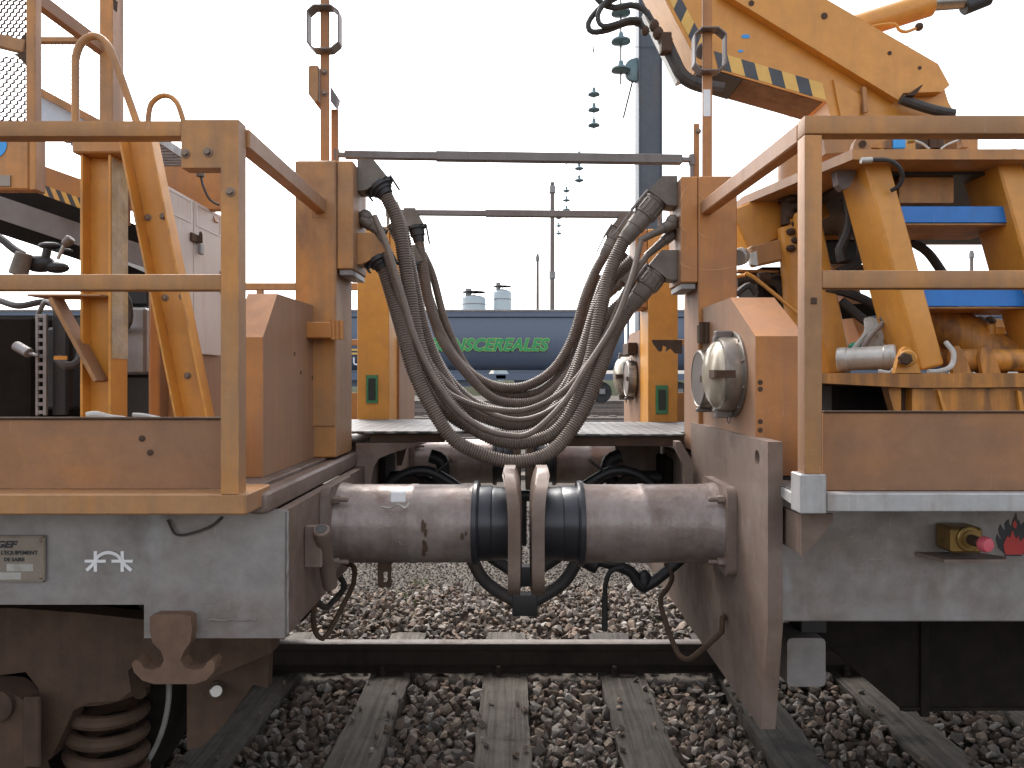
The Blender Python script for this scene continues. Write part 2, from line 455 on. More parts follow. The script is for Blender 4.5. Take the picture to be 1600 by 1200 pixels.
# tread plate: raised lozenges on worn aluminium
def tread(name, base, rough, metal):
    m = material(name, base, rough, metal, var=0.12, dust=(0.12, 0.095, 0.08, 1), amt=0.5, dscale=6, bump=0)
    N, Lk = m.node_tree.nodes, m.node_tree.links
    tc = N.new('ShaderNodeTexCoord')
    hs = []
    for a in (R_(45), R_(-45)):
        mp = N.new('ShaderNodeMapping'); mp.inputs['Rotation'].default_value = (0, 0, a); mp.inputs['Scale'].default_value = (16, 44, 16)
        Lk.new(tc.outputs['Object'], mp.inputs['Vector'])
        vo = N.new('ShaderNodeTexVoronoi'); vo.inputs['Scale'].default_value = 1; vo.inputs['Randomness'].default_value = 0.0
        Lk.new(mp.outputs[0], vo.inputs['Vector'])
        r = N.new('ShaderNodeMapRange'); r.inputs['From Min'].default_value = 0.42; r.inputs['From Max'].default_value = 0.2
        Lk.new(vo.outputs['Distance'], r.inputs['Value']); hs.append(r.outputs[0])
    mx = N.new('ShaderNodeMath'); mx.operation = 'MAXIMUM'
    Lk.new(hs[0], mx.inputs[0]); Lk.new(hs[1], mx.inputs[1])
    bs = N['Principled BSDF']                      # the raised lozenges are worn bright
    src = bs.inputs['Base Color'].links[0].from_socket
    wm = N.new('ShaderNodeMix'); wm.data_type = 'RGBA'; wm.blend_type = 'MULTIPLY'
    wr = N.new('ShaderNodeMapRange'); wr.inputs['To Min'].default_value = 0.55; wr.inputs['To Max'].default_value = 2.0
    Lk.new(mx.outputs[0], wr.inputs['Value'])
    wm.inputs[0].default_value = 1.0
    Lk.new(src, wm.inputs[6]); Lk.new(wr.outputs[0], wm.inputs[7]); Lk.new(wm.outputs[2], bs.inputs['Base Color'])
    bp = N.new('ShaderNodeBump'); bp.inputs['Strength'].default_value = 1.0; bp.inputs['Distance'].default_value = 0.006
    Lk.new(mx.outputs[0], bp.inputs['Height']); Lk.new(bp.outputs[0], N['Principled BSDF'].inputs['Normal'])
tread('tread_bright', (0.15, 0.147, 0.143, 1), 0.55, 0.2)
tread('tread_dark', (0.16, 0.15, 0.145, 1), 0.5, 0.3)
# ------------------------------------------------------------------ ground, track, ballast
YC = 3.195                    # centre line of the near track
def ground_z(y):
    if y < 5.6: return -0.225
    if y < 8: return -0.225 + (y-5.6)/2.4*0.03
    if y < 22: return -0.195 + (y-8)/14*0.42
    return 0.225
def make_ground():
    ys = [-60, -10, -2, 1, 2, 3, 4, 5, 5.6, 6.2, 7, 8, 10, 12, 15, 18, 22, 30, 45, 80, 200, 800, 3000]
    xs = [-3000, -600, -120, -40, -15, -8, -4, -2, 0, 2, 4, 8, 15, 40, 120, 600, 3000]
    v = [(x, y, ground_z(y)) for y in ys for x in xs]
    n = len(xs)
    f = [(j*n+i, j*n+i+1, (j+1)*n+i+1, (j+1)*n+i) for j in range(len(ys)-1) for i in range(n-1)]
    mb = MB(); mb.v = v; mb.f = [list(q) for q in f]
    o = mb.build('ground', 'ground', smooth=60)
    tag(o, None, kind='structure')
make_ground()

RAIL_PROF = [(-0.036, 0), (-0.0365, -0.012), (-0.033, -0.036), (-0.009, -0.05), (-0.009, -0.125), (-0.066, -0.142), (-0.066, -0.15),
             (0.066, -0.15), (0.066, -0.142), (0.009, -0.125), (0.009, -0.05), (0.033, -0.036), (0.0365, -0.012), (0.036, 0)]
def rail(y0, x0, x1, label, z=0.0):
    t = thing('rail', label, 'rail', ((x0+x1)/2, y0, z-0.15))
    MB().prism([(y0+u, z+w-0.004) for u, w in RAIL_PROF], 'X', x0, x1, 0).build('rail_web', 'rail_rust', t)
    MB().prism([(y0-0.034, z-0.0045), (y0-0.0355, z-0.012), (y0+0.0355, z-0.012), (y0+0.034, z-0.0045), (y0+0.026, z), (y0-0.026, z)], 'X', x0, x1, 0).build('running_surface', 'rail_head', t)
    return t
rail(YC+0.752, -14, 14, 'far running rail seen between the two coupled wagons')
rail(YC-0.752, -14, 14, 'near running rail under the wagon wheels, nearest the viewer')

SLEEPER_X = [-0.71+0.634*k for k in range(-4, 7)]
names = {0: 'tarred timber sleeper below the left wagon hook', }
def sleeper_label(k):
    n = k - 4
    d = {-4: 'timber sleeper deep under the left wagon, furthest left', -3: 'timber sleeper under the left bogie spring',
         -2: 'timber sleeper beside the left wheel', -1: 'dark timber sleeper just right of the left wheel', 0: 'dark timber sleeper right of the double hook on the left wagon',
         1: 'worn timber sleeper straight below the touching buffer heads', 2: 'pale cracked timber sleeper just right of the buffer heads',
         3: 'dark timber sleeper beside the tip of the right end plate', 4: 'timber sleeper below the small grey block of the right wagon',
         5: 'timber sleeper under the dark tank of the right wagon', 6: 'timber sleeper furthest right under the right wagon'}
    return d[n+0] if n in d else 'timber sleeper'
for k, x in enumerate(SLEEPER_X):
    bm = bmesh.new()
    nx, ny = 5, 40
    w, L = 0.115+random.uniform(-.006, .008), 1.3
    jit = [random.uniform(-.006, .006) for _ in range(ny+1)]
    jit2 = [random.uniform(-.006, .006) for _ in range(ny+1)]
    grid = []
    skew = random.uniform(-.02, .02)
    for j in range(ny+1):
        row = []
        for i in range(nx+1):
            u = -1+2*i/nx
            xx = x + u*w + (jit[j] if i == 0 else jit2[j] if i == nx else 0) + skew*(j/ny-.5)
            zz = -0.148 - (0.008 if abs(u) > .9 else 0) + random.uniform(-.003, .003)
            row.append(bm.verts.new((xx, YC-L+2*L*j/ny, zz)))
        grid.append(row)
    for j in range(ny):
        for i in range(nx):
            bm.faces.new((grid[j][i], grid[j][i+1], grid[j+1][i+1], grid[j+1][i]))
    be = [e for e in bm.edges if e.is_boundary]
    r = bmesh.ops.extrude_edge_only(bm, edges=be)
    for v in r['geom']:
        if isinstance(v, bmesh.types.BMVert): v.co.z = -0.30
    mb = MB(); mb._take(bm)
    t = thing('railway_sleeper', sleeper_label(k), 'sleeper', (x, YC, -0.3), 'timber sleepers of the near track')
    mb.build('timber', 'timber', t, smooth=40)
    for s in (-1, 1):
        yc = YC+s*0.752
        ch = MB().box(x-.075, x+.075, yc-.13, yc+.13, -0.152, -0.1435, .002).build('chair_plate', 'rail_rust', t)
        for q in (-1, 1):
            inst('spike', lambda mb: (mb.cyl((0, 0, -.01), (0, 0, .02), .02, n=10), mb.box(-.011, .011, -.011, .011, .018, .045, .002)), 'screw_spike', 'rail_rust', t, (x+q*.04, yc+q*.1, -0.145))

def rock_variants(n, npts, seed):
    rnd = random.Random(seed); out = []
    for _ in range(n):
        bm = bmesh.new()
        sx, sy, sz = rnd.uniform(.75, 1.25), rnd.uniform(.7, 1.1), rnd.uniform(.5, .85)
        for _ in range(npts):
            d = Vector((rnd.gauss(0, 1), rnd.gauss(0, 1), rnd.gauss(0, 1))).normalized()*rnd.uniform(.85, 1.05)
            bm.verts.new((d.x*sx, d.y*sy, d.z*sz))
        bmesh.ops.convex_hull(bm, input=bm.verts)
        for v in [v for v in bm.verts if not v.link_faces]: bm.verts.remove(v)
        bm.verts.index_update()
        out.append(([v.co.copy() for v in bm.verts], [[v.index for v in f.verts] for f in bm.faces]))
        bm.free()
    return out
def scatter(name, mat, spots, variants, seed):
    rnd = random.Random(seed); v, f = [], []
    for x, y, z, r in spots:
        vs_, fs_ = rnd.choice(variants)
        q = Quaternion((rnd.gauss(0, 1), rnd.gauss(0, .6), rnd.gauss(0, .6), rnd.gauss(0, 1))).normalized()
        o = len(v); mt = q.to_matrix()
        for c in vs_:
            p = mt @ c
            v.append((x+p.x*r, y+p.y*r, z+p.z*r))
        f += [[o+i for i in fc] for fc in fs_]
    mb = MB(); mb.v, mb.f = v, f
    return mb.build(name, mat, smooth=0)
rnd = random.Random(3)
def on_sleeper(x, y, m=0.0):
    if abs(y-YC) > 1.3+m: return False
    return any(abs(x-sx) < 0.115+m for sx in SLEEPER_X)
spots = []
x0, x1 = -3.2, 3.9
for layer, (st, z0) in enumerate(((0.050, -0.215), (0.044, -0.183))):
    y = 2.1
    while y < 5.75:
        x = x0
        while x < x1:
            px, py = x+rnd.uniform(-.5, .5)*st*1.2, y+rnd.uniform(-.5, .5)*st*1.2
            x += st
            if abs(abs(py-YC)-0.752) < 0.085: continue
            if on_sleeper(px, py, 0.012): continue
            if py > 5.25 and rnd.random() < (py-5.25)/0.5: continue
            lift = 0.012*math.sin(px*3.1+py*2.3)+rnd.uniform(-.008, .012)
            if py > YC+0.9: lift += 0.035*max(0, 1-abs(py-4.85)/0.6)
            if rnd.random() < (0.0 if layer == 0 else 0.12): continue
            spots.append((px, py, z0+lift, rnd.uniform(.019, .034)*(1.35 if rnd.random() < .08 else 1)))
        y += st
for _ in range(260):       # a few lying on the sleepers
    sx = rnd.choice(SLEEPER_X); py = rnd.uniform(2.3, 4.4)
    if abs(abs(py-YC)-0.752) < .1: continue
    spots.append((sx+rnd.choice((-1, 1))*rnd.uniform(.06, .12), py, -0.14, rnd.uniform(.012, .024)))
tag(scatter('ballast', 'stone', spots, rock_variants(36, 13, 5), 11), 'brown and grey crushed stone ballast filling the track', 'ballast', kind='stuff')
spots = []
y = 5.15
while y < 9.0:
    st = 0.019 + (y-5.15)*0.007
    x = -3.4-(y-5)*.6
    while x < 4.0+(y-5)*.6:
        if not (y < 5.6 and rnd.random() > (y-5.1)/0.5):
            spots.append((x+rnd.uniform(-.6, .6)*st, y+rnd.uniform(-.6, .6)*st, ground_z(y)+rnd.uniform(0.0, .012), st*rnd.uniform(.35, .62)))
        x += st*1.25
    y += st*1.15
tag(scatter('gravel', 'fine_stone', spots, rock_variants(14, 8, 8), 12), 'fine grey gravel path behind the track', 'gravel', kind='stuff')
# small weeds in the far ballast
mb = MB()
for px_, py_, n in ((630, 935, 26), (655, 912, 30), (560, 940, 16), (845, 945, 26), (830, 935, 22), (1025, 975, 24), (660, 945, 18), (1040, 960, 30), (540, 955, 20)):
    Y = 1.66*F/(py_-CY)
    for _ in range(n):
        b = Vector((PX(px_, Y)+rnd.gauss(0, .035), Y+rnd.gauss(0, .04), -0.19))
        d = Vector((rnd.gauss(0, .012), rnd.gauss(0, .012), rnd.uniform(.02, .055)))
        s_ = Vector((rnd.uniform(-1, 1), rnd.uniform(-1, 1), 0))*.006
        k = len(mb.v); mb.v += [tuple(b-s_), tuple(b+s_), tuple(b+d+s_*.3), tuple(b+d*1.1)]
        mb.f.append([k, k+1, k+2, k+3])
tag(mb.build('weeds', 'leaf', smooth=0), 'small yellow green weeds sprouting in the ballast behind the track', 'weeds', kind='stuff')

# ------------------------------------------------------------------ the yard behind
def yard_track(y, label):
    z = ground_z(y)+0.16
    t = thing('railway_track', label, 'track', (0, y, z-0.16), 'yard tracks behind the wagons')
    for s in (-1, 1):
        yy = y+s*.752
        MB().box(-120, 120, yy-.036, yy+.036, z-.15, z, .006).build('rail', 'rail_head' if True else '', t)
    mb = MB()
    for k in range(-70, 71):
        mb.box(k*.62-.12, k*.62+.12, y-1.3, y+1.3, z-.3, z-.13, 0)
    o = mb.build('sleeper_row', 'timber', t); o['kind'] = 'stuff'
yt = [(12.3, 'yard track nearest behind the coupled wagons'), (16.0, 'second yard track behind the coupled wagons'), (20.0, 'third yard track behind the coupled wagons'),
      (24.5, 'yard track just in front of the hopper wagon track'), (29.0, 'yard track right before the grey blue hopper wagons'), (34.0, 'yard track that carries the grey blue hopper wagons')]
for y, l in yt: yard_track(y, l)

def hopper(x0, x1, label, body_mat, text=None):
    y = 34.0; z0 = ground_z(y)+.16
    t = thing('hopper_wagon', label, 'rail wagon', ((x0+x1)/2, y, z0), 'hopper wagons in the yard')
    # cross-section of the body, near side first
    half = [(1.38, 4.29), (1.38, 3.97), (1.27, 3.92), (1.30, 3.6), (1.325, 3.25), (1.33, 2.9), (1.315, 2.6), (1.26, 2.3), (1.16, 2.02), (1.0, 1.76), (0.75, 1.5)]
    prof = [(y-a, z0+b) for a, b in half] + [(y+a, z0+b) for a, b in reversed(half)]
    n = 1
    MB().prism(prof, 'X', x0+.7, x1-.7, 0).build('body', body_mat, t, smooth=50)
    MB().box(x0+.65, x1-.65, y-1.42, y-1.383, z0+4.2, z0+4.3, .01).build('top_rim', 'galvanised', t)
    MB().box(x0+.3, x1-.3, y-1.25, y-1.05, z0+1.02, z0+1.32, .01).build('sole_bar', body_mat, t)
    for xx in (x0+.5, x1-.5):
        MB().box(xx-.12, xx+.12, y-1.3, y+1.3, z0+1.0, z0+1.36, .01).build('headstock', body_mat, t)
        MB().prism([(xx-.05, z0+1.3), (xx+.05, z0+1.3), (xx+.05, z0+4.1), (xx-.05, z0+4.1)], 'Y', y-1.2, y-1.1, 0).build('end_post', body_mat, t)
        sg = 1 if xx > (x0+x1)/2 else -1
        for s in (-1, 1):
            MB().lathe([(0, .1), (.42, .1), (.43, .22), (.47, .22), (.49, .18)], (xx+sg*.1, y+s*.875, z0+1.05), (sg, 0, 0), 16).build('buffer', 'black_metal', t)
    for bx in (x0+2.6, x1-2.6):
        bg_ = MB()
        bg_.prism([(bx-1.25, z0+.55), (bx+1.25, z0+.55), (bx+1.1, z0+.78), (bx+.4, z0+.55), (bx-.4, z0+.55), (bx-1.1, z0+.78)], 'Y', y-1.06, y-.98, 0)
        b = bg_.build('bogie_frame', 'black_metal', t)
        for w in (-.9, .9):
            wl_ = MB().lathe([(0, .46), (.02, .46), (.1, .46), (.11, .49), (.13, .49)], (bx+w, y-.86, z0+.46), (0, 1, 0), 28).build('wheel', 'black_metal', b)
            MB().box(bx+w-.14, bx+w+.14, y-1.12, y-.98, z0+.36, z0+.62, .02).build('axle_box', 'galvanised', b)
    for k in range(4):
        xx = x0+5.2+k*(x1-x0-10.4)/3
        MB().prism([(xx-1.0, z0+1.5), (xx+1.0, z0+1.5), (xx+.45, z0+.72), (xx-.45, z0+.72)], 'Y', y-.75, y+.75, 0).build('discharge_chute', body_mat, t)
    yp = y-1.332
    MB().box(PX(775, yp), PX(790, yp), y-1.26, y-1.254, z0+1.1, z0+1.26, 0).build('data_panel', 'white_paint', t)
    if text:
        s = 0.62
        for nm, mt, dy, bo in (('lettering_edge', 'wagon_lime', -.004, .046), ('lettering', 'wagon_green', -.014, .018)):
            text_mesh(nm, 'TRANSCEREALES', .78, mt, t, (PX(655, yp), yp+dy, PZ(547.5, yp)), (1, 0, 0), (0, 0, 1), .3, bo, .004, sx=.975, space=1.04)
            # stroke accents over both E
        for ex in (745.5, 784.5):
            MB().box(PX(ex, yp), PX(ex+13, yp), yp-.012, yp-.002, PZ(532.3, yp), PZ(529.8, yp), 0).build('accent', 'wagon_green', t)
        text_mesh('lettering_white', 'U.F', .5, 'white_paint', t, (PX(551, yp), yp-.006, PZ(570, yp)), (1, 0, 0), (0, 0, 1), 0, .01, .004)
        for k in range(2):
            MB().box(PX(549, yp), PX(562, yp), yp-.01, yp-.002, PZ(548+k*6, yp), PZ(545+k*6, yp), 0).build('yellow_stripe', 'stripe_yellow', t)
    return t
hopper(PX(386, 34), PX(992, 34), 'grey blue hopper wagon with green lettering seen through the gap', 'wagon_blue', True)
hopper(PX(1000, 34), PX(1606, 34), 'grey blue hopper wagon behind the right works wagon', 'wagon_blue')
hopper(PX(-230, 34), PX(378, 34), 'grey blue hopper wagon behind the left works wagon', 'wagon_blue')

# added dark bank that shuts off the bright ground seen under the hopper wagons
mb = MB(); n = 120; rb = random.Random(9)
top = [1.35+rb.uniform(-.3, .25) for _ in range(n+1)]
for i in range(n+1):
    x = -90+180*i/n
    for yy_, zz_ in ((52, .2), (54, .2+.6*top[i]), (56, .2+top[i]), (62, .2+top[i]*.9), (66, .2)):
        mb.v.append((x, yy_+rb.uniform(-.5, .5), zz_))
for i in range(n):
    for j in range(4): mb.f.append([i*5+j, (i+1)*5+j, (i+1)*5+j+1, i*5+j+1])
tag(mb.build('backdrop_bank', 'scrub', smooth=60), None, kind='structure')

# catenary mast and the row of hanging insulators
ym = 9.0
mx0, mx1 = PX(998, ym), PX(1035, ym)
t = thing('catenary_mast', 'tall blue grey steel mast standing behind the right wagon', 'mast', ((mx0+mx1)/2, ym+.1, ground_z(ym)))
MB().box(mx0, mx0+.02, ym, ym+.3, -0.2, 9.2, .003).build('flange', 'mast_steel', t)
MB().box(mx1-.02, mx1, ym, ym+.3, -0.2, 9.2, .003).build('flange', 'mast_steel', t)
MB().box(mx0+.02, mx1-.02, ym+.02, ym+.04, -0.2, 9.2, 0).build('web', 'mast_steel', t)
MB().box(mx0-.15, mx1+.15, ym-.12, ym+.42, -.25, -.02, .02).build('base', 'galvanised', t)
t = thing('tensioning_pulley', 'round green insulator disc on the left edge of the catenary mast', 'insulator', P(994, 110, ym+.1))
MB().lathe([(0, .05), (.02, .15), (.08, .15), (.1, .05)], P(993, 110, ym+.1)-V(0, .05, 0), (0, 1, 0), 24).build('disc', 'glass_insulator', t)
MB().cyl(P(988, 128, ym+.1), P(974, 184, ym+.1), .012, n=8).build('tie_rod', 'wire', t)
ins = [(970, 40, 9.0, 4, 'largest hanging insulator string, near the crane hoses'), (928, 170, 12.3, 3, 'second hanging insulator string, left of the mast'),
       (905, 262, 16.0, 3, 'third hanging insulator string, just under the upper safety bar'), (885, 312, 20.0, 3, 'fourth hanging insulator string, between the two safety bars'),
       (873, 352, 24.5, 3, 'smallest hanging insulator string, just below the lower safety bar')]
for x, y, Y, n, l in ins:
    c = P(x, y, Y)
    t = thing('insulator_string', l, 'insulator', c, 'insulators hanging from the span wire')
    r = .125 if Y < 10 else .105
    for k in range(n):
        z = c.z + (n/2-k-.5)*.27*(1.35 if Y < 10 else 1)
        MB().lathe([(-.06, .025), (-.05, r*.5), (-.03, r), (-.01, r), (.03, r*.35), (.09, .03)], (c.x, c.y, z), (0, 0, 1), 16).build('disc', 'glass_insulator', t)
    MB().cyl((c.x, c.y, c.z-.75), (c.x, c.y, c.z+1.1), .012, n=6).build('hanger_rod', 'wire', t)
tag(MB().tube([P(970, 40, 9)+V(0, 0, 1.1)] + [P(x, y, Y)+V(0, 0, 1.1) for x, y, Y, n, l in ins[1:]], .005, 6).build('span_wire', 'wire'), 'thin span wire that carries the row of insulators', 'wire')
for x, y, Y, l in ((1300, 184, 12.3, 'thin contact wire crossing the sky behind the crane'), (1300, 74, 9.0, 'uppermost thin overhead wire behind the crane boom')):
    p = P(x, y, Y)
    tag(MB().tube([V(-60, Y, p.z+.2), V(0, Y, p.z), V(60, Y, p.z+.2)], .003, 6).build('contact_wire', 'wire'), l, 'wire', 'overhead wires')
for x, yt_, w, Y, l in ((863, 285, 8, 52, 'tall weathered pole in the yard, right one of the pair'), (840, 397, 5, 80, 'shorter thin pole in the yard, left one of the pair'), (1518, 392, 6, 70, 'pole in the yard seen between the blue cross bars of the crane')):
    t = thing('yard_pole', l, 'pole', (PX(x, Y), Y, ground_z(Y)), 'poles in the yard')
    r = w/2*Y/F
    MB().cyl((PX(x, Y), Y, 0.2), (PX(x, Y), Y, PZ(yt_, Y)), r, r*.85, n=12).build('shaft', 'pole', t)
    for q in (.95, .55, .2):
        zz = .2+(PZ(yt_, Y)-.2)*q
        MB().lathe([(0, r*1.3), (.5, r*1.3)], (PX(x, Y), Y, zz), (0, 0, 1), 12).build('collar', 'galvanised', t)
    MB().bar((PX(x, Y)-.1, Y-r, .2+(PZ(yt_, Y)-.2)*.22), (PX(x, Y)+.9, Y-r, .2+(PZ(yt_, Y)-.2)*.22), .1, .12, bev=0).build('cross_arm', 'pole', t)
for x0_, x1_, yt_, l in ((722, 759, 461, 'wider pale blue silo beyond the hopper wagon'), (771, 799, 452, 'taller pale blue silo beyond the hopper wagon')):
    Y = 130; r = (x1_-x0_)/2*Y/F; cx = PX((x0_+x1_)/2, Y); zt = PZ(yt_, Y)
    t = thing('silo', l, 'silo', (cx, Y, .2), 'silos on the skyline')
    MB().lathe([(0, r), (zt-.8, r), (zt-.5, r*.8), (zt-.2, .3)], (cx, Y, .2), (0, 0, 1), 32).build('tank', 'silo', t)
    for k in range(5):
        MB().lathe([(0, r+.05), (.15, r+.05)], (cx, Y, zt*(.25+.16*k)), (0, 0, 1), 32).build('hoop', 'galvanised', t)
    mb = MB()
    for k in range(12):
        q = k/12*6.283; p = V(cx+math.cos(q)*r, Y+math.sin(q)*r, zt-.5)
        mb.cyl(p, p+V(0, 0, 1.1), .04, n=6)
    mb.lathe([(0, r), (.06, r), (.06, r-.06), (0, r-.06)], (cx, Y, zt+.5), (0, 0, 1), 32)
    mb.build('guard_rail', 'galvanised', t)
    MB().box(cx-r*.7, cx-r*.2, Y-.5, Y+.5, zt-.2, zt+1.2, .02).build('filter_box', 'galvanised', t)
# ------------------------------------------------------------------ shared wagon pieces
def rounded_rect(cy, cz, hy, hz, r, n=5):
    pts = []
    for (sy, sz, a0) in ((1, 1, 0), (-1, 1, 90), (-1, -1, 180), (1, -1, 270)):
        for k in range(n+1):
            a = R_(a0+90*k/n)
            pts.append((cy+sy*(hy-r)+r*math.cos(a), cz+sz*(hz-r)+r*math.sin(a)))
    return pts
def buffer(wagon, xp, d, yc, x_collar, x_head, zc=0.995):
    """side buffer: xp plate plane, d = +1 when it points to +X"""
    b = MB()
    L = abs(x_collar-xp)
    b.lathe([(0.028, .134), (.05, .130), (.06, .1275), (L*.55, .1265), (L*.56, .1285), (L*.6, .1285), (L*.61, .1265), (L-.012, .1265), (L-.004, .131), (L, .131)], (xp, yc, zc), (d, 0, 0), 56)
    h = b.build('buffer', 'buffer_paint', wagon)
    fl = MB().prism(rounded_rect(yc, zc, .152, .138, .028), 'X', xp+d*.001, xp+d*.03, .003).build('flange', 'brown_grey', h)
    for sy in (-1, 1):
        for sz in (-1, 1):
            stud(h, (xp+d*.03, yc+sy*.118, zc+sz*.098), (d, 0, 0))
    MB().lathe([(0, .128), (.002, .137), (.008, .139), (.016, .139), (.022, .135), (.024, .12)], (x_collar-d*.002, yc, zc), (d, 0, 0), 56).build('collar', 'black_gloss', h)
    Lp = abs(x_head-x_collar)
    MB().lathe([(0, .122), (Lp*.32, .122), (Lp*.36, .119), (Lp*.42, .1195), (Lp*.5, .117), (Lp, .117)], (x_collar+d*.02, yc, zc), (d, 0, 0), 56).build('plunger', 'black_gloss', h)
    # head: upright plate, domed towards the other buffer, edges swept back
    bm = bmesh.new()
    hy, hz = .19, .208
    ny, nz = 12, 16
    F_, B_ = [], []
    for i in range(nz+1):
        w = -1+2*i/nz
        rowf, rowb = [], []
        for j in range(ny+1):
            u = -1+2*j/ny
            cut = (1-.8*w**6)**.5
            y, z = yc+u*hy*cut, zc-.019+w*hz*(1-.10*abs(u)**3)
            back = (.022 if w > 0 else .006)*w**4 + .006*u*u
            lean = .0
            rowf.append(bm.verts.new((x_head+d*(.038-back)+lean*d*0.6, y, z)))
            rowb.append(bm.verts.new((x_head+d*(.0-back*.9)+lean*d*0.6, y, z)))
        F_.append(rowf); B_.append(rowb)
    for i in range(nz):
        for j in range(ny):
            bm.faces.new((F_[i][j], F_[i][j+1], F_[i+1][j+1], F_[i+1][j]))
            bm.faces.new((B_[i][j], B_[i+1][j], B_[i+1][j+1], B_[i][j+1]))
    for i in range(nz):
        bm.faces.new((F_[i][0], F_[i+1][0], B_[i+1][0], B_[i][0])); bm.faces.new((F_[i][ny], B_[i][ny], B_[i+1][ny], F_[i+1][ny]))
    for j in range(ny):
        bm.faces.new((F_[0][j], B_[0][j], B_[0][j+1], F_[0][j+1])); bm.faces.new((F_[nz][j], F_[nz][j+1], B_[nz][j+1], B_[nz][j]))
    mb = MB(); mb._take(bm, .009, 3)
    mb.build('buffer_head', 'brown_grey', h, smooth=45)
    return h
def hex_mesh(mb, x0, x1, z0, z1, y, cell, wr, slant=0.0):
    """hexagonal wire netting in an upright plane"""
    w = cell; h = cell*.86
    rows = int((z1-z0)/(h*.75))+1; cols = int((x1-x0)/w)+1
    for r in range(rows):
        for c in range(cols):
            cx = x0+(c+(r % 2)*.5)*w; cz = z0+r*h*.75
            pts = [(cx+w*.5*math.sin(R_(60*k)), cz+h*.5*math.cos(R_(60*k))) for k in range(6)]
            for k in (0, 1, 5):
                a, b = pts[k], pts[(k+1) % 6]
                if not (x0 <= a[0] <= x1 and x0 <= b[0] <= x1 and z0 <= a[1] <= z1 and z0 <= b[1] <= z1): continue
                mb.bar((a[0], y+slant*(a[0]-x0), a[1]), (b[0], y+slant*(b[0]-x0), b[1]), wr, wr*2.2, up=(0, 1, 0), bev=0)

# ------------------------------------------------------------------ left works wagon
L = thing('works_wagon', 'dusty orange works wagon on the left with grey sole bar and double hook', 'rail wagon', (-2.5, YC, 0))
YL = 1.846; XL = -0.616
sb = MB().prism([(-5.5, .878), (-.985, .878), (-.985, .79), (XL, .79), (XL, 1.124), (-5.5, 1.124)], 'Y', YL, YL+.03, .004).build('sole_bar', 'steel_grey', L)
MB().tube([V(XL+.002, YL+.012+.002*math.sin(k*1.7), .80+k*.016) for k in range(21)], .005, 6).build('weld_bead', 'steel_grey', sb)
MB().tube([V(-.69-.016*k, YL-.001, .838+.002*math.sin(k*2)) for k in range(9)], .003, 6).build('weld_bead', 'steel_grey', sb)
MB().box(-5.5, XL-.3, 4.51, 4.54, .85, 1.124).build('far_sole_bar', 'steel_grey', L)
hs = MB()
hs.prism([(YL+.031, .79), (2.70, .79), (2.78, .86), (3.61, .86), (3.69, .79), (4.54, .79), (4.54, 1.122), (YL+.031, 1.122)], 'X', XL-.03, XL, .003)
head = hs.build('headstock', 'brown_grey', L)
# platform edge, deck, lip
MB().box(-5.5, -.66, 1.70, YL+.02, 1.141, 1.192, .004).build('platform_edge', 'orange', L)
MB().box(-5.5, -.70, YL+.021, 4.6, 1.13, 1.186, .003).build('deck', 'brown_grey', L)
MB().bar((-.672, 1.80, 1.150), (-.672, 4.55, 1.150), .052, .058, bev=.018, seg=3).build('edge_lip', 'brown_grey', L)
kp = MB().box(-5.5, -.702, 1.768, 1.776, 1.193, 1.368, .002).build('kick_plate', 'orange_kick', L)
MB().box(-5.5, -.703, 1.762, 1.782, 1.3685, 1.374, .001).build('kick_plate_rim', 'bogie_brown', kp)
for x, y in ((222, 685), (235, 707)):
    inst('rv', lambda mb: mb.lathe([(0, .008), (.002, .008), (.004, .004)], (0, 0, 0), (0, 0, 1), 10), 'rivet', 'bogie_brown', kp, P(x, y, 1.768), (0, -1, 0))
# railing
yr = 1.70
xp0, xp1 = PX(345, yr), PX(373, yr)
rl = MB().prism([(PX(283, yr), PZ(187, yr)), (xp1, PZ(187, yr)), (xp1, 1.192), (xp0, 1.192), (xp0, PZ(262, yr)), (PX(283, yr), PZ(262, yr))], 'Y', yr, yr+.045, .005, 2).build('railing_post', 'orange', L)
MB().box(-5.5, PX(283, yr), yr, yr+.045, PZ(213, yr), PZ(188, yr), .005, 2).build('top_rail', 'orange', rl)
MB().box(-5.5, xp0, yr+.002, yr+.042, PZ(453, yr), PZ(428, yr), .005, 2).build('middle_rail', 'orange', rl)
MB().bar((-.690, yr+.046, 2.066), (-.716, 2.535, 2.090), .04, .05, bev=.004).build('return_rail', 'orange_dusty', rl)
MB().box(-.745, -.690, 2.522, 2.532, 2.045, 2.12, .002).build('rail_socket', 'orange', rl)
for x, y in ((290, 240), (325, 238), (360, 300)):
    bolt(rl, P(x, y, yr)-V(0, .001, 0), (0, -1, 0), .008, .008)
MB().box(-2.35, -2.31, yr, yr+.045, 1.192, 2.05, .004).build('railing_post', 'orange', L)
# far-side railing
fr = MB().box(-1.73, -1.69, 4.62, 4.66, 1.18, 2.055, .003).build('far_railing_post', 'orange', L)
MB().box(-5.5, -.72, 4.62, 4.66, 2.055, 2.10, .003).build('top_rail', 'orange', fr)
MB().box(-5.5, -.72, 4.62, 4.66, 1.69, 1.73, .003).build('middle_rail', 'orange', fr)
MB().box(-5.5, -.72, 4.60, 4.606, 1.19, 1.38, .002).build('kick_plate', 'orange', fr)
# near cabinet
xc = -.74
cab = MB().prism([(2.03, 1.187), (2.03, 1.59), (2.15, 1.73), (2.529, 1.733), (2.529, 1.187)], 'X', -.83, xc, .006, 2).build('lamp_cabinet', 'orange_dusty', L)
for x, y in ((460, 553), (496, 556), (470, 582), (488, 590)):
    Y = xc*F/(x-CX)
    inst('hole', lambda mb: mb.lathe([(-.002, .007), (.0012, .007)], (0, 0, 0), (0, 0, 1), 12), 'screw_head', 'bogie_brown', cab, (xc, Y, PZ(y, Y)), (1, 0, 0))
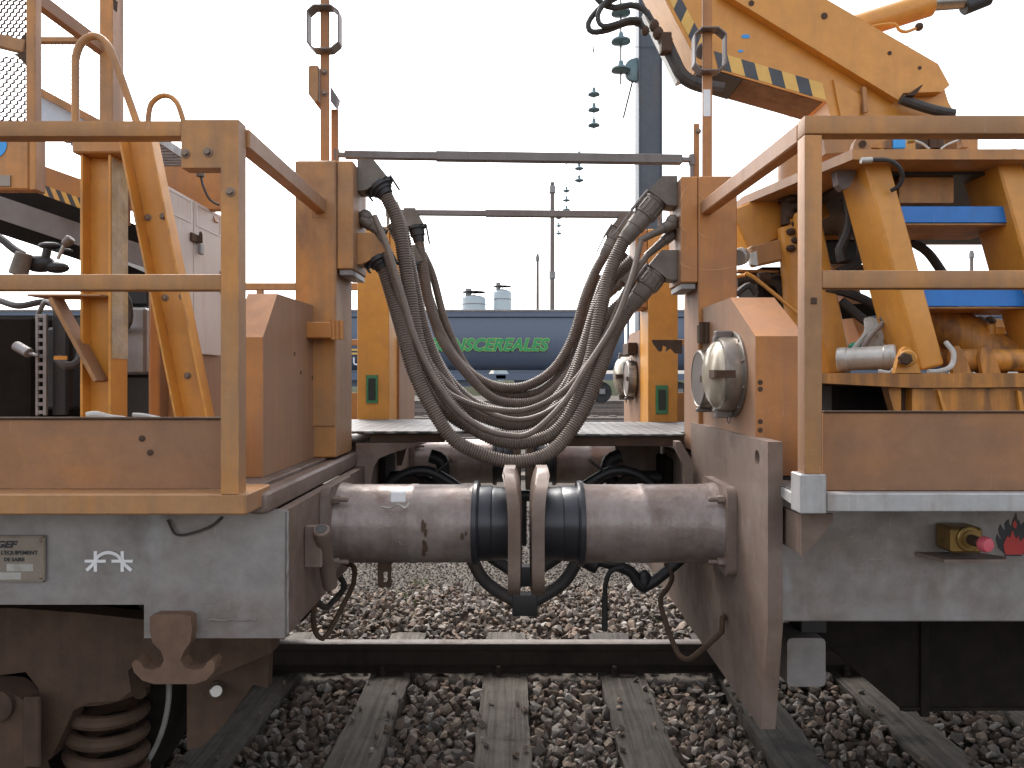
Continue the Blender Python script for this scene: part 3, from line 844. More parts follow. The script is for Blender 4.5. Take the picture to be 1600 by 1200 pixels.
# columns with their connector boxes
c1 = MB().box(-.803, -.66, 2.53, 2.77, 1.187, 2.256, .004).build('column', 'orange', L)
MB().box(-.805, -.662, 2.523, 2.529, 1.30, 2.250, .002).build('cover_plate', 'orange', c1)
MB().box(-.659, -.60, 2.535, 2.755, 1.866, 2.256, .004).build('connector_box', 'orange', c1)
MB().box(-.652, -.605, 2.545, 2.75, 1.845, 1.8655, .002).build('box_floor', 'galvanised', c1)
br = MB().box(-.742, -.655, 2.44, 2.528, 1.612, 1.668, .003)
for k in range(3):
    br.cyl((-.650+k*.014, 2.455, 1.607), (-.650+k*.014, 2.455, 1.673), .0115, n=12)
br.build('hinge_bracket', 'orange_dusty', c1)
c2 = MB().box(-.836, -.672, 3.62, 3.86, 1.187, 2.256, .004).build('column', 'amber', L)
MB().box(-.671, -.61, 3.635, 3.85, 1.866, 2.256, .004).build('connector_box', 'amber', c2)
gp = MB().prism([(PX(572, 3.61), PZ(630, 3.61)), (PX(590, 3.61), PZ(630, 3.61)), (PX(590, 3.61), PZ(586, 3.61)), (PX(572, 3.61), PZ(586, 3.61))], 'Y', 3.610, 3.6195, .002).build('card_reader', 'green_plastic', c2)
MB().box(PX(575.5, 3.608), PX(586.5, 3.608), 3.602, 3.6095, PZ(625, 3.6), PZ(591, 3.6), .001).build('reader_window', 'dark_panel', c2)
far_cab = MB().prism([(3.861, 1.187), (3.861, 1.70), (4.30, 1.70), (4.42, 1.56), (4.42, 1.187)], 'X', -.84, -.66, .006).build('far_lamp_cabinet', 'orange_dusty', L)
MB().prism([(3.861, 1.701), (3.861, 1.98), (4.02, 1.93), (4.10, 1.701)], 'X', -.80, -.69, .004).build('cabinet_hood', 'orange_dusty', far_cab)
MB().cyl((-.659, 4.10, 1.66), (-.60, 4.10, 1.66), .055, n=18, bev=.006).build('reflector', 'amber', far_cab)
# signal bar on the near column
ym_ = 2.60
sg = MB().box(PX(500, ym_), PX(514, ym_), ym_, ym_+.012, 2.257, 3.05, .002).build('signal_bar', 'orange_dusty', L)
MB().box(PX(517, ym_+.05), PX(528, ym_+.05), ym_+.05, ym_+.062, 2.257, PZ(162, ym_), .002).build('bar_stay', 'orange_dusty', sg)
lp = [P(484, 24, ym_), P(494, 15, ym_), P(520, 15, ym_), P(532, 24, ym_), P(532, 72, ym_), P(520, 82, ym_), P(494, 82, ym_), P(484, 72, ym_)]
mb = MB()
for a, b in zip(lp, lp[1:]+lp[:1]): mb.bar(a+V(0, -.01, 0), b+V(0, -.01, 0), .05, .006, up=((a+b)/2-P(508, 48, ym_)), bev=.001)
mb.build('lamp_guard', 'bar_grey', sg)
MB().prism([(PX(484, ym_), PZ(110, ym_)), (PX(486, ym_), PZ(106, ym_)), (PX(499, ym_), PZ(106, ym_)), (PX(499, ym_), PZ(160, ym_)), (PX(494, ym_), PZ(163, ym_)), (PX(484, ym_), PZ(150, ym_))], 'Y', ym_-.02, ym_+.07, .003).build('signal_lamp', 'orange', sg)
MB().prism([(PX(515, ym_), PZ(132, ym_)), (PX(527, ym_), PZ(150, ym_)), (PX(523, ym_), PZ(166, ym_)), (PX(515, ym_), PZ(156, ym_))], 'Y', ym_+.013, ym_+.045, .002).build('pivot_clip', 'bar_grey', sg)
for y in (113, 146): bolt(sg, P(507, y, ym_)-V(0, .001, 0), (0, -1, 0), .008)
# footplate and its bracket
fp = MB()
fp.box(-.650, .015, 2.79, 3.61, 1.253, 1.263, .002); fp.box(-1.5, -.652, 2.79, 3.61, 1.2525, 1.2625, .002)
fp.build('footplate', 'tread_bright', L)
yy = 2.80
br = MB().prism([(PX(556, yy), PZ(692, yy)), (PX(668, yy), PZ(692, yy)), (PX(618, yy), PZ(706, yy)), (PX(592, yy), PZ(716, yy)), (PX(584, yy), PZ(730, yy)), (PX(578, yy), PZ(764, yy)), (PX(556, yy), PZ(764, yy))], 'Y', yy, yy+.014, .002).build('footplate_bracket', 'brown_grey', L)
MB().box(-.60, -.30, yy+.02, yy+.06, 1.215, 1.250, .002).build('angle_iron', 'bogie_brown', br)
for nm, yv in (('a', 3.55),):
    MB().prism([(PX(556, yy), PZ(692, yy)), (PX(668, yy), PZ(692, yy)), (PX(592, yy), PZ(716, yy)), (PX(578, yy), PZ(764, yy)), (PX(556, yy), PZ(764, yy))], 'Y', yv, yv+.014, .002).build('footplate_bracket', 'brown_grey', L)
bl1 = buffer(L, XL, 1, 2.32, -.152, -.030)
bl2 = buffer(L, XL, 1, 4.07, -.152, -.030)
tg = P(622, 776, 2.19)
MB().box(tg.x-.024, tg.x+.024, tg.y-.008, tg.y+.004, tg.z-.018, tg.z+.018, .004).build('data_tag', 'white_paint', bl1)
MB().tube(spline([tg+V(-.055, .012, -.034), tg+V(-.02, -.004, -.034), tg+V(0, -.006, -.022), tg+V(.022, -.004, -.034), tg+V(.035, .002, -.018)], .008), .003, 6).build('tag_wire', 'pale_steel', bl1)
ro = random.Random(2)
for px_, py_, w_, h_ in ((662, 822, 4, 11), (665, 832, 3, 7), (664, 853, 4.5, 12), (661, 866, 3, 8), (722, 838, 3, 6), (728, 833, 2, 4)):
    X_ = PX(px_, 2.2); dz = PZ(py_, 2.2)-.995
    Yc_ = 2.32-math.sqrt(max(.1265**2-dz*dz, 1e-6)); th = math.asin(max(-1, min(1, dz/.1265)))
    k_ = 2.2/F; bm = bmesh.new(); vv = []
    for q in range(14):
        rr_ = ro.uniform(.65, 1.15); a_ = q/14*6.283
        t2 = th+h_*k_*rr_*math.sin(a_)/.1265
        vv.append(bm.verts.new((X_+w_*k_*rr_*math.cos(a_), 2.32-.1284*math.cos(t2), .995+.1284*math.sin(t2))))
    bm.faces.new(vv); m_ = MB(); m_._take(bm); m_.build('oil_stain', 'bogie_brown', bl1)
mb = MB()
p = P(601, 897, 2.32); mb.box(p.x-.022, p.x-.004, p.y-.006, p.y+.006, .79, .875, .002); mb.box(p.x+.010, p.x+.022, p.y-.006, p.y+.006, .79, .875, .002); mb.box(p.x-.022, p.x+.022, p.y-.0055, p.y+.0055, .785, .80, .002); mb.box(p.x-.022, p.x+.022, p.y-.0055, p.y+.0055, .835, .875, .002)
mb.build('hanger_plate', 'bogie_brown', bl1)
# lamp-iron tube on the end face and hand loop below
tb = MB()
a, b = V(XL+.052, 2.00, PZ(830, 1.97)), V(XL+.045, 2.12, PZ(915, 2.12))
tb.lathe([(0, .020), (.005, .024), (.03, .024), (.035, .022), ((b-a).length, .022)], a, b-a, 20)
tb.box(XL, XL+.05, 2.01, 2.03, .93, 1.05, .003)
t_ = tb.build('lamp_iron_tube', 'brown_grey', L)
ax_ = (b-a).normalized()
MB().cyl(a-ax_*.001, a-ax_*.0015, .017, n=16).build('tube_mouth', 'black_metal', t_)
MB().tube(spline([V(XL-.01, 2.46, .83), P(552, 885, 2.42), P(553, 905, 2.42), P(548, 922, 2.42), P(512, 990, 2.38), P(500, 996, 2.36), P(492, 984, 2.35), P(490, 955, 2.33), V(XL-.04, 2.33, .80)], .015), .009, 8).build('hand_loop', 'bogie_brown', L)
MB().tube(spline([V(XL-.05, 2.5, .80), P(538, 915, 2.55), P(520, 940, 2.55), P(505, 948, 2.5), V(XL-.12, 2.45, .74)], .015), .011, 8).build('air_hose', 'rubber', L)
# maker's plate, pictogram, hook, wire loop
yp = YL-.002
x0_, x1_, z0_, z1_ = PX(-22, YL), PX(73, YL), PZ(908, YL), PZ(836, YL)
np_ = MB().box(x0_, x1_, YL-.006, YL-.0005, z0_, z1_, .002).build('maker_plate', 'plate_grey', L)
mb = MB()
for (a, b, c, d) in ((x0_, x1_, z0_, z0_+.005), (x0_, x1_, z1_-.005, z1_), (x0_, x0_+.005, z0_, z1_), (x1_-.005, x1_, z0_, z1_)):
    mb.box(a, b, YL-.009, YL-.0055, c, d, .001)
mb.build('plate_border', 'plate_grey', np_)
for (a, b, c, d) in ((13, 55, 892, 880), (-15, 36, 905, 893)):
    MB().box(PX(a, YL), PX(b, YL), YL-.0075, YL-.0055, PZ(a and c, YL), PZ(d, YL), .001).build('stamp_field', 'pale_steel', np_)
for x, y in ((65, 843.5), (65, 901.5), (-15, 843.5)):
    inst('rivet', lambda mb: mb.lathe([(0, .0062), (.002, .0058), (.0036, .003)], (0, 0, 0), (0, 0, 1), 12), 'rivet', 'bolt', np_, P(x, y, YL-.006), (0, -1, 0))
T3 = YL-.0066
text_mesh('plate_text', 'GEF', .024, 'black_paint', np_, P(-8, 855.5, T3), (1, 0, 0), (0, 0, 1), .3, .001, sx=1.3)
text_mesh('plate_text', "DE L'EQUIPEMENT", .0145, 'black_paint', np_, P(-12, 866.5, T3), (1, 0, 0), (0, 0, 1), 0, .0003, sx=1.0)
text_mesh('plate_text', 'DE SAIRE', .0135, 'black_paint', np_, P(6, 877, T3), (1, 0, 0), (0, 0, 1), 0, .0003, sx=1.0)
pic = MB()
_sd = [.0008]
def strip(a, b, w=.0085):
    _sd[0] += .00025
    pic.bar(P(*a, YL)-V(0, _sd[0], 0), P(*b, YL)-V(0, _sd[0], 0), .0012, w, up=(0, 0, 1) if abs(a[0]-b[0]) > 2 else (1, 0, 0), bev=0)
strip((149.5, 861), (149.5, 893)); strip((191.5, 861), (191.5, 893))
strip((133, 876.5), (166, 876.5), .0075); strip((175, 876.5), (208, 876.5), .0075)
strip((152, 876), (136, 891)); strip((189, 876), (206, 891))
arc = [P(170.5-19.5*math.cos(R_(q)), 878-15*math.sin(R_(q)), YL)-V(0, .0032, 0) for q in range(12, 169, 12)]
for a, b in zip(arc, arc[1:]): pic.bar(a, b+(b-a)*.06, .001, .0085, up=(0, 0, 1), bev=0)
pic.build('shunting_pictogram', 'white_paint', L)
# double rope hook
yh = YL-.03
pts = [(234, 964), (242, 960), (290, 960), (298, 964), (300, 985), (297, 1004), (287, 1018), (282, 1032), (290, 1044), (304, 1047), (318, 1044), (324, 1034), (331, 1031), (336, 1037), (334, 1050), (322, 1063), (304, 1069),
       (240, 1069), (222, 1063), (209, 1050), (206, 1037), (211, 1031), (218, 1034), (225, 1044), (238, 1047), (250, 1043), (256, 1032), (252, 1018), (238, 1004), (234, 985)]
MB().prism([(PX(x, yh), PZ(y, yh)) for x, y in pts], 'Y', yh, yh+.045, .010, 3).build('rope_hook', 'rust_brown', L)
MB().tube(spline([P(262, 812, YL-.006), P(275, 835, YL-.012), P(300, 833, YL-.012), P(330, 822, YL-.01), P(347, 808, YL-.004)], .01), .0035, 6).build('wire_loop', 'rubber', L)
# bogie, wheel, spring
bg_ = MB()
yb = 2.06
bg_.prism([(PX(x, yb), PZ(y, yb)) for x, y in ((-260, 955), (20, 950), (130, 958), (222, 968), (420, 985), (425, 1020), (330, 1060), (215, 1035), (200, 1048), (205, 1080), (185, 1095), (140, 1098), (115, 1110), (80, 1185), (60, 1200), (60, 1075), (40, 1050), (-40, 1060), (-260, 1100))], 'Y', yb, yb+.07, .008, 2)
bogie = bg_.build('bogie_frame', 'bogie_brown', L)
MB().prism([(PX(x, yb), PZ(y, yb)) for x, y in ((-160, 1085), (-20, 1058), (30, 1062), (60, 1080), (66, 1190), (90, 1260), (-160, 1290))], 'Y', yb-.06, yb+.02, .012, 2).build('axle_box', 'bogie_brown', bogie)
MB().lathe([(0, .045), (.015, .045), (.018, .035)], P(0, 1100, yb-.06), (0, -1, 0), 20).build('axle_cap', 'bogie_brown', bogie)
MB().box(PX(35, yb-.07), PX(62, yb-.07), yb-.07, yb-.059, PZ(1200, yb-.07), PZ(1090, yb-.07), .004).build('axle_box_rib', 'bogie_brown', bogie)
c0 = P(168, 1150, 2.20); r0 = .100; turns = 6.2
sp = [V(c0.x+r0*math.cos(t), c0.y+r0*math.sin(t), PZ(1082, 2.2)-t/(2*math.pi)*.064) for t in [k*.2 for k in range(int(turns*2*math.pi/.2))]]
MB().tube(sp, .021, 10).build('coil_spring', 'bogie_brown', bogie)
MB().lathe([(0, .125), (.03, .125), (.04, .11)], (c0.x, c0.y, PZ(1075, 2.2)), (0, 0, 1), 28).build('spring_seat', 'bogie_brown', bogie)
wc = (-1.60, 2.30, .46)
whl = MB().lathe([(0, .30), (.0, .448), (.006, .458), (.012, .460), (.10, .466), (.112, .482), (.125, .492), (.135, .486), (.14, .42)], wc, (0, 1, 0), 72).build('wheel', 'under_dark', bogie)
MB().lathe([(-.0008, .446), (-.002, .452), (-.001, .4585), (.006, .4604), (.008, .4604)], wc, (0, 1, 0), 72, cap=False).build('tread_edge', 'pale_steel', bogie)
MB().prism([(PX(x, 2.16), PZ(y, 2.16)) for x, y in ((292, 1062), (335, 1020), (420, 1015), (418, 1075), (395, 1070), (352, 1130), (318, 1165), (292, 1172))], 'Y', 2.16, 2.20, .006).build('brake_hanger', 'bogie_brown', bogie)
MB().lathe([(-.02, .03), (.0, .03)], P(338, 1080, 2.15), (0, -1, 0), 20).build('hanger_boss', 'bogie_brown', bogie)
MB().cyl(P(338, 1080, 2.15), P(338, 1080, 2.11), .019, n=18, bev=.003).build('hanger_pin', 'chrome', bogie)
MB().tube(spline([P(300, 1010, 2.2), P(360, 1035, 2.2), P(400, 1025, 2.2), P(415, 1000, 2.2), P(420, 985, 2.2)], .02), .02, 8).build('brake_pipe', 'under_dark', bogie)
MB().box(-5.2, -.75, 2.45, 2.6, .62, .86, .01).build('under_frame', 'under_dark', L)
MB().box(-5.2, -.9, 3.9, 4.1, .62, .86, .01).build('under_frame', 'under_dark', L)
MB().lathe([(0, .08), (1.5, .08)], (-1.60, 2.44, .46), (0, 1, 0), 20).build('axle', 'under_dark', bogie)
MB().lathe([(0, .30), (.0, .448), (.012, .460), (.10, .466), (.112, .482), (.135, .486), (.14, .42)], (-1.6, 4.09, .46), (0, -1, 0), 48).build('wheel', 'under_dark', bogie)
# dark machinery on the deck
mc = MB().box(-3.6, -1.62, 2.75, 3.5, 1.187, 1.72, .02).build('engine_housing', 'under_dark', L)
MB().box(PX(-30, 2.6), PX(52, 2.6), 2.60, 2.70, 1.30, 1.70, .01).build('engine_panel', 'under_dark', mc)
MB().box(PX(82, 2.62), PX(122, 2.62), 2.58, 2.66, PZ(640, 2.6), PZ(512, 2.6), .01).build('engine_panel', 'black_metal', mc)
st = MB()
xs0, xs1 = PX(55, 2.5), PX(72, 2.5)
st.box(xs0, xs0+.010, 2.50, 2.512, 1.34, 1.70, .001); st.box(xs1-.012, xs1, 2.50, 2.512, 1.34, 1.70, .001)
for k in range(13): st.box(xs0+.01, xs1-.012, 2.5005, 2.5115, 1.345+k*.0285, 1.358+k*.0285, .001)
st.build('slotted_strip', 'galvanised', mc)
MB().box(xs1+.002, xs1+.05, 2.53, 2.55, 1.34, 1.72, .002).build('slotted_channel', 'black_metal', mc)
MB().tube(spline([P(90, 560, 2.5), P(105, 572, 2.48), P(122, 566, 2.5), P(128, 540, 2.55), P(122, 500, 2.6)], .02), .016, 8).build('engine_hose', 'rubber', mc)
MB().cyl(P(25, 540, 2.5), P(46, 552, 2.48), .018, n=14, bev=.003).build('filter_cap', 'galvanised', mc)
MB().cyl(P(46, 552, 2.48), P(60, 556, 2.48), .006, n=8).build('filter_stem', 'galvanised', mc)
MB().tube(spline([P(0, 470, 2.6), P(30, 478, 2.55), P(70, 472, 2.55), P(100, 485, 2.6)], .02), .012, 8).build('engine_hose', 'rubber', mc)
MB().tube(spline([P(60, 490, 2.55), P(72, 470, 2.5), P(84, 480, 2.5), P(92, 500, 2.55)], .02), .008, 8).build('engine_hose', 'galvanised', mc)
MB().box(PX(84, 2.45), PX(104, 2.45), 2.45, 2.455, PZ(562, 2.45), PZ(556, 2.45), 0).build('warning_tape', 'amber', mc)
# oil can with spout and lever on top of the engine housing
c_ = MB().cyl(P(28, 430, 2.45), P(38, 395, 2.45), .030, .026, n=20, bev=.004).build('filter_can', 'plug', mc)
MB().tube(spline([P(36, 398, 2.45), P(20, 388, 2.45), P(0, 372, 2.45), P(-30, 355, 2.45)], .02), .014, 8).build('engine_hose', 'rubber', mc)
v = MB(); v.ball(P(62, 412, 2.5), .045, 14, (1.2, .8, .7)); v.ball(P(88, 418, 2.5), .035, 12, (1.3, .8, .6)); v.ball(P(78, 384, 2.5), .03, 12, (1.4, .8, .45)); v.ball(P(100, 392, 2.5), .022, 10, (1.4, .8, .5)); v.cyl(P(75, 384, 2.5), P(70, 410, 2.5), .014, n=10)
v.build('valve_body', 'black_metal', mc)
MB().cyl(P(90, 405, 2.45), P(104, 375, 2.45), .006, n=8).build('lever_rod', 'pale_steel', mc)
MB().cyl(P(100, 383, 2.45), P(112, 372, 2.45), .014, .017, n=12, bev=.004).build('lever_grip', 'plug', mc)
MB().box(PX(185, 2.7), PX(236, 2.7), 2.66, 2.95, PZ(585, 2.66), PZ(480, 2.66), .01).build('grey_tank', 'galvanised', mc)
MB().box(PX(180, 2.7), PX(240, 2.7), 2.70, 2.95, 1.187, PZ(586, 2.66), .01).build('tank_foot', 'black_metal', mc)
MB().tube(spline([P(190, 455, 2.6), P(200, 470, 2.6), P(203, 495, 2.6), P(198, 510, 2.6), P(184, 515, 2.65)], .02), .012, 8).build('engine_hose', 'rubber', mc)
MB().box(PX(186, 2.8), PX(233, 2.8), 2.8, 2.9, PZ(478, 2.8), PZ(430, 2.8), .01).build('tank_top', 'black_metal', mc)
# rag and strap lying on the deck edge
b_ = MB()
b_.tube(spline([P(135, 650, 1.85), P(150, 648, 1.86), P(170, 653, 1.88), P(195, 656, 1.9)], .01), .01, 8, radii=None)
b_.build('rag', 'net', L)
MB().tube(spline([P(208, 648, 1.86), P(225, 649, 1.86), P(250, 654, 1.86)], .01), .006, 6).build('strap', 'net', L)

# ------------------------------------------------------------------ elevating work platform on the left wagon
E = thing('work_platform', 'orange elevating work platform with mesh cage and hand hoops on the left wagon', 'work platform', (-1.6, 2.4, 1.187))
ye = 2.10
xa, xb = PX(125, ye), PX(173, ye)
post = MB().box(xa, xa+.008, ye, ye+.09, 1.19, PZ(241, ye), .001)
post.box(xb-.008, xb, ye, ye+.09, 1.19, PZ(241, ye), .001); post.box(xa+.008, xb-.008, ye+.04, ye+.05, 1.19, PZ(241, ye), 0)
post = post.build('support_post', 'amber', E)
MB().box(xb+.0005, xb+.0025, ye+.004, ye+.088, PZ(560, ye), PZ(245, ye), 0).build('peeling_tape', 'peeling', post)
MB().box(PX(176, 2.3), PX(197, 2.3), 2.30, 2.33, PZ(350, 2.3), PZ(235, 2.3), .002).build('rear_plate', 'orange', E)
MB().box(PX(116, ye), PX(205, ye), ye-.012, ye+.10, PZ(241, ye)+.001, PZ(212, ye), .004).build('cap_plate', 'orange', E)
a, b = P(221, 205, ye-.01), P(314, 665, ye-.01)
stile = MB().bar(a, b, .088, .008, up=(0, 1, 0), bev=.001)
dd = (b-a).normalized(); sd = V(dd.z, 0, -dd.x)
for s in (-1, 1):
    stile.bar(a+sd*s*.044+V(0, -.028, 0), b+sd*s*.044+V(0, -.028, 0), .006, .05, up=(0, 1, 0), bev=.001)
stile = stile.build('sloping_stile', 'amber', E)
for x, y in ((231, 340), (255, 338), (258, 465), (285, 463), (293, 587), (317, 589)):
    bolt(stile, P(x, y, ye-.015), (0, -1, 0), .0075, .006)
MB().box(PX(232, 2.35), PX(282, 2.35), 2.35, 2.36, 1.19, PZ(430, 2.35), .002).build('rear_plate', 'orange', E)
mb = MB(); mb.bar(P(60, 464, 2.12), P(172, 464, 2.12), .10, .006, up=(0, 0, 1), bev=.001); mb.bar(P(88, 467, 2.10), P(158, 596, 2.10), .012, .06, up=(0, 1, 0), bev=.001)
mb.build('shelf_bracket', 'orange', post)
MB().tube(spline([P(118, 200, 2.35), P(118, 110, 2.35), P(119, 88, 2.35), P(128, 66, 2.35), P(148, 56, 2.35), P(166, 68, 2.35), P(180, 96, 2.35), P(217, 200, 2.35)], .02), .0125, 12).build('hand_hoop', 'orange', E)
MB().tube(spline([P(232, 210, 2.9), P(232, 182, 2.9), P(238, 160, 2.9), P(257, 149, 2.9), P(276, 160, 2.9), P(290, 200, 2.9)], .02), .011, 12).build('hand_hoop', 'orange', E)
# cage
yg = 2.45
cg = MB().box(PX(40, yg), PX(55, yg), yg, yg+.035, PZ(296, yg), 3.1, .003).build('cage_post', 'orange', E)
MB().bar(P(-120, 35, yg+.02), P(42, 75, yg+.02), .03, .045, bev=.003).build('cage_rail', 'orange', cg)
mb = MB(); hex_mesh(mb, PX(-40, yg), PX(33, yg), PZ(58, yg), 3.0, yg+.03, .021, .003); mb.build('wire_netting', 'bogie_brown', cg)
mb = MB(); hex_mesh(mb, PX(-40, yg), PX(41, yg), PZ(184, yg), PZ(76, yg), yg+.035, .023, .003, .15); mb.build('wire_netting', 'bogie_brown', cg)
MB().prism([(PX(x, yg), PZ(y, yg)) for x, y in ((26, 60), (40, 48), (40, 66), (32, 64))], 'Y', yg+.01, yg+.03, 0).build('corner_gusset', 'bogie_brown', cg)
MB().prism([(PX(x, yg), PZ(y, yg)) for x, y in ((18, 82), (40, 80), (40, 104), (30, 92))], 'Y', yg+.01, yg+.03, 0).build('corner_gusset', 'bogie_brown', cg)
y2 = 3.2
MB().bar(P(48, -8, 2.75), P(168, 82, 3.15), .04, .055, bev=.003).build('cage_brace', 'orange_dusty', E)
MB().box(PX(54, y2), PX(160, y2), y2, y2+.03, PZ(65, y2), PZ(57, y2), .002).build('cage_rail', 'orange', E)
mb = MB(); hex_mesh(mb, PX(54, y2), PX(156, y2), PZ(186, y2), PZ(66, y2), y2+.02, .0165, .0012); mb.build('wire_netting', 'galvanised', E)
MB().box(PX(155, y2-.1), PX(176, y2-.1), y2-.1, y2-.04, PZ(215, y2), 3.4, .003).build('cage_post', 'orange', E)
MB().box(PX(182, y2), PX(194, y2), y2-.06, y2, PZ(215, y2), 3.4, .003).build('cage_post', 'orange', E)
MB().bar(P(178, 0, y2-.08), P(173, 60, y2-.08), .03, .02, bev=.002).build('latch_bar', 'bogie_brown', E)
MB().prism([(PX(x, 2.9), PZ(y, 2.9)) for x, y in ((56, 140), (62, 140), (150, 188), (150, 225), (56, 190))], 'Y', 2.9, 2.906, 0).build('pale_panel', 'pale_film', E)
MB().bar(P(56, 140, 2.88), P(160, 196, 2.88), .02, .03, bev=.002).build('panel_frame', 'orange', E)
# box, striped beam, tread beam
bx = MB().box(PX(-60, 2.35), PX(45, 2.35), 2.35, 2.40, PZ(296, 2.35), PZ(190, 2.35), .005).build('control_box', 'orange', E)
MB().box(PX(45.3, 2.33), PX(56, 2.33), 2.33, 2.38, PZ(297, 2.33), PZ(190, 2.33), .003).build('box_corner', 'orange', bx)
MB().lathe([(0, PX(812+21, 2.34)), (.0015, PX(812+21, 2.34))], P(-10, 226, 2.349), (0, -1, 0), 32).build('blue_sticker', 'blue_label', bx)
MB().box(PX(-20, 2.34), PX(14, 2.34), 2.345, 2.3495, PZ(290, 2.34), PZ(273, 2.34), 0).build('type_plate', 'plate_grey', bx)
def quadplate(mb, pts, Y0, Y1): mb.prism([(PX(x, Y0), PZ(y, Y0)) for x, y in pts], 'Y', Y0, Y1, 0)
sbm = MB(); quadplate(sbm, ((54, 254), (132, 282), (132, 312), (54, 284)), 2.62, 2.72)
sbm = sbm.build('striped_beam', 'orange', E)
for k in range(5):
    x = 52+k*17
    def yy_(x, t): return 284+(x-54)*.359+t*22
    for nm, mt, xo in (('black_stripe', 'stripe_dark', 0), ('yellow_stripe', 'stripe_yellow', 8.5)):
        q = MB(); a0, a1 = x+xo, x+xo+8.5
        quadplate(q, ((a0, yy_(a0, 0)), (a1, yy_(a1, 0)), (a1+8, yy_(a1+8, .72)), (a0+8, yy_(a0+8, .72))), 2.615, 2.618)
        q.build(nm, mt, sbm)
q = MB(); quadplate(q, ((54, 284), (140, 315), (140, 332), (54, 300)), 2.62, 2.72); q.build('beam_web', 'bogie_brown', sbm)
q = MB(); quadplate(q, ((-200, 238), (345, 424), (345, 458), (-200, 276)), 2.72, 2.75); q.build('tread_beam', 'bar_grey', E)
q = MB(); quadplate(q, ((-200, 225), (140, 322), (345, 405), (345, 424), (-200, 240)), 2.9, 2.95); q.build('beam_web', 'under_dark', E)
q = MB(); quadplate(q, ((-200, 275), (120, 380), (225, 425), (225, 445), (120, 405), (-200, 300)), 2.95, 3.4); q.build('beam_under', 'under_dark', E)
MB().box(PX(-40, 2.3), PX(14, 2.3), 2.15, 2.19, 1.19, PZ(455, 2.15), .003).build('side_post', 'amber', E)
# grating shelf
gr = MB().bar((-1.13, 2.18, 2.222), (-1.13, 2.46, 2.222), .006, .03, bev=.001).build('grating_shelf', 'galvanised', E)
for k in range(9):
    MB().bar((-1.135, 2.20+k*.03, 2.216), (-1.42, 2.20+k*.03, 2.216), .012, .016, bev=.001).build('slat', 'galvanised', gr)
MB().box(-1.46, -1.05, 2.62, 2.66, 2.10, 2.30, .003).build('shelf_beam', 'orange_dusty', E)
MB().prism([(PX(x, 2.66), PZ(y, 2.66)) for x, y in ((285, 285), (315, 285), (336, 345), (315, 345))], 'Y', 2.662, 2.70, .002).build('shelf_stay', 'orange', E)
MB().tube(spline([P(313, 272, 2.2), P(318, 292, 2.2), P(328, 312, 2.2), P(342, 320, 2.2)], .02), .004, 6).build('cable', 'rubber', E)
MB().cyl(P(313, 264, 2.2), P(313, 276, 2.2), .012, n=12).build('cable_gland', 'plug', E)

# ------------------------------------------------------------------ locker with two pale doors
K = thing('equipment_locker', 'pale steel locker with two padlocked doors behind the left railing', 'locker', (-1.4, 2.6, 1.187))
MB().box(-1.205, -1.172, 2.29, 2.80, 1.187, 2.108, .004).build('locker_body', 'orange_dusty', K)
for y0_, y1_ in ((2.295, 2.498), (2.503, 2.74)):
    d = MB().box(-1.1715, -1.158, y0_, y1_, 1.56, 2.105, .002).build('door', 'white_door', K)
    mb = MB()
    for a, b in (((y0_+.02, 2.095), (y1_-.02, 2.095)), ((y0_+.02, 2.02), (y1_-.02, 2.02)), ((y0_+.02, 2.02), (y0_+.02, 2.095)), ((y1_-.02, 2.02), (y1_-.02, 2.095))):
        mb.bar((-1.157, a[0], a[1]), (-1.157, b[0], b[1]), .002, .003, up=(1, 0, 0), bev=0)
    mb.build('label_frame', 'white_paint', d)
MB().box(-1.1575, -1.150, 2.47, 2.54, 1.955, 1.985, .002).build('hasp', 'bogie_brown', K)
pl = MB().box(-1.150, -1.135, 2.510, 2.535, 1.915, 1.955, .003).build('padlock', 'galvanised', K)
MB().tube(spline([V(-1.143, 2.514, 1.95), V(-1.143, 2.516, 1.985), V(-1.143, 2.5225, 1.995), V(-1.143, 2.529, 1.985), V(-1.143, 2.531, 1.95)], .006), .0035, 8).build('shackle', 'bogie_brown', K)
for z in (1.99, 1.66): MB().cyl((-1.158, 2.297, z), (-1.158, 2.297, z+.05), .011, n=10).build('hinge', 'bogie_brown', K)
# ------------------------------------------------------------------ right works wagon
W = thing('works_wagon', 'dusty orange works wagon on the right with round headlights and deep end plate', 'rail wagon', (2.5, YC, 0))
XR = .67
plate = MB().prism([(1.90, 1.30), (1.90, .80), (1.955, .497), (4.435, .497), (4.49, .80), (4.49, 1.30), (3.62, 1.30), (3.62, 1.15), (2.75, 1.15), (2.75, 1.30)], 'X', XR, XR+.04, .003).build('end_plate', 'brown_grey', W)
def cut_hole(o, cy, cz, r, x0, x1):
    cut = bpy.data.objects.new('cut', MB().cyl((x0, cy, cz), (x1, cy, cz), r, n=24).mesh('cut', ORG[o.name], 0)); COL.objects.link(cut)
    cut.parent = o.parent
    md = o.modifiers.new('b', 'BOOLEAN'); md.object = cut; md.operation = 'DIFFERENCE'; md.solver = 'EXACT'
    bpy.context.view_layer.update()
    me = bpy.data.meshes.new_from_object(o.evaluated_get(bpy.context.evaluated_depsgraph_get()))
    o.modifiers.clear(); o.data = me
    bpy.data.objects.remove(cut)
cut_hole(plate, 1.987, 1.248, .021, XR-.02, XR+.06)
YR = 1.97
MB().box(XR+.0405, 5.8, YR, YR+.03, .79, 1.15, .004).build('sole_bar', 'steel_grey', W)
MB().box(XR+.3, 5.8, 4.40, 4.43, .79, 1.15, .004).build('far_sole_bar', 'steel_grey', W)
yr = 1.72
MB().box(PX(1292, yr), 5.8, yr, yr+.035, PZ(800, yr), PZ(771, yr), .003).build('platform_edge', 'silver', W)
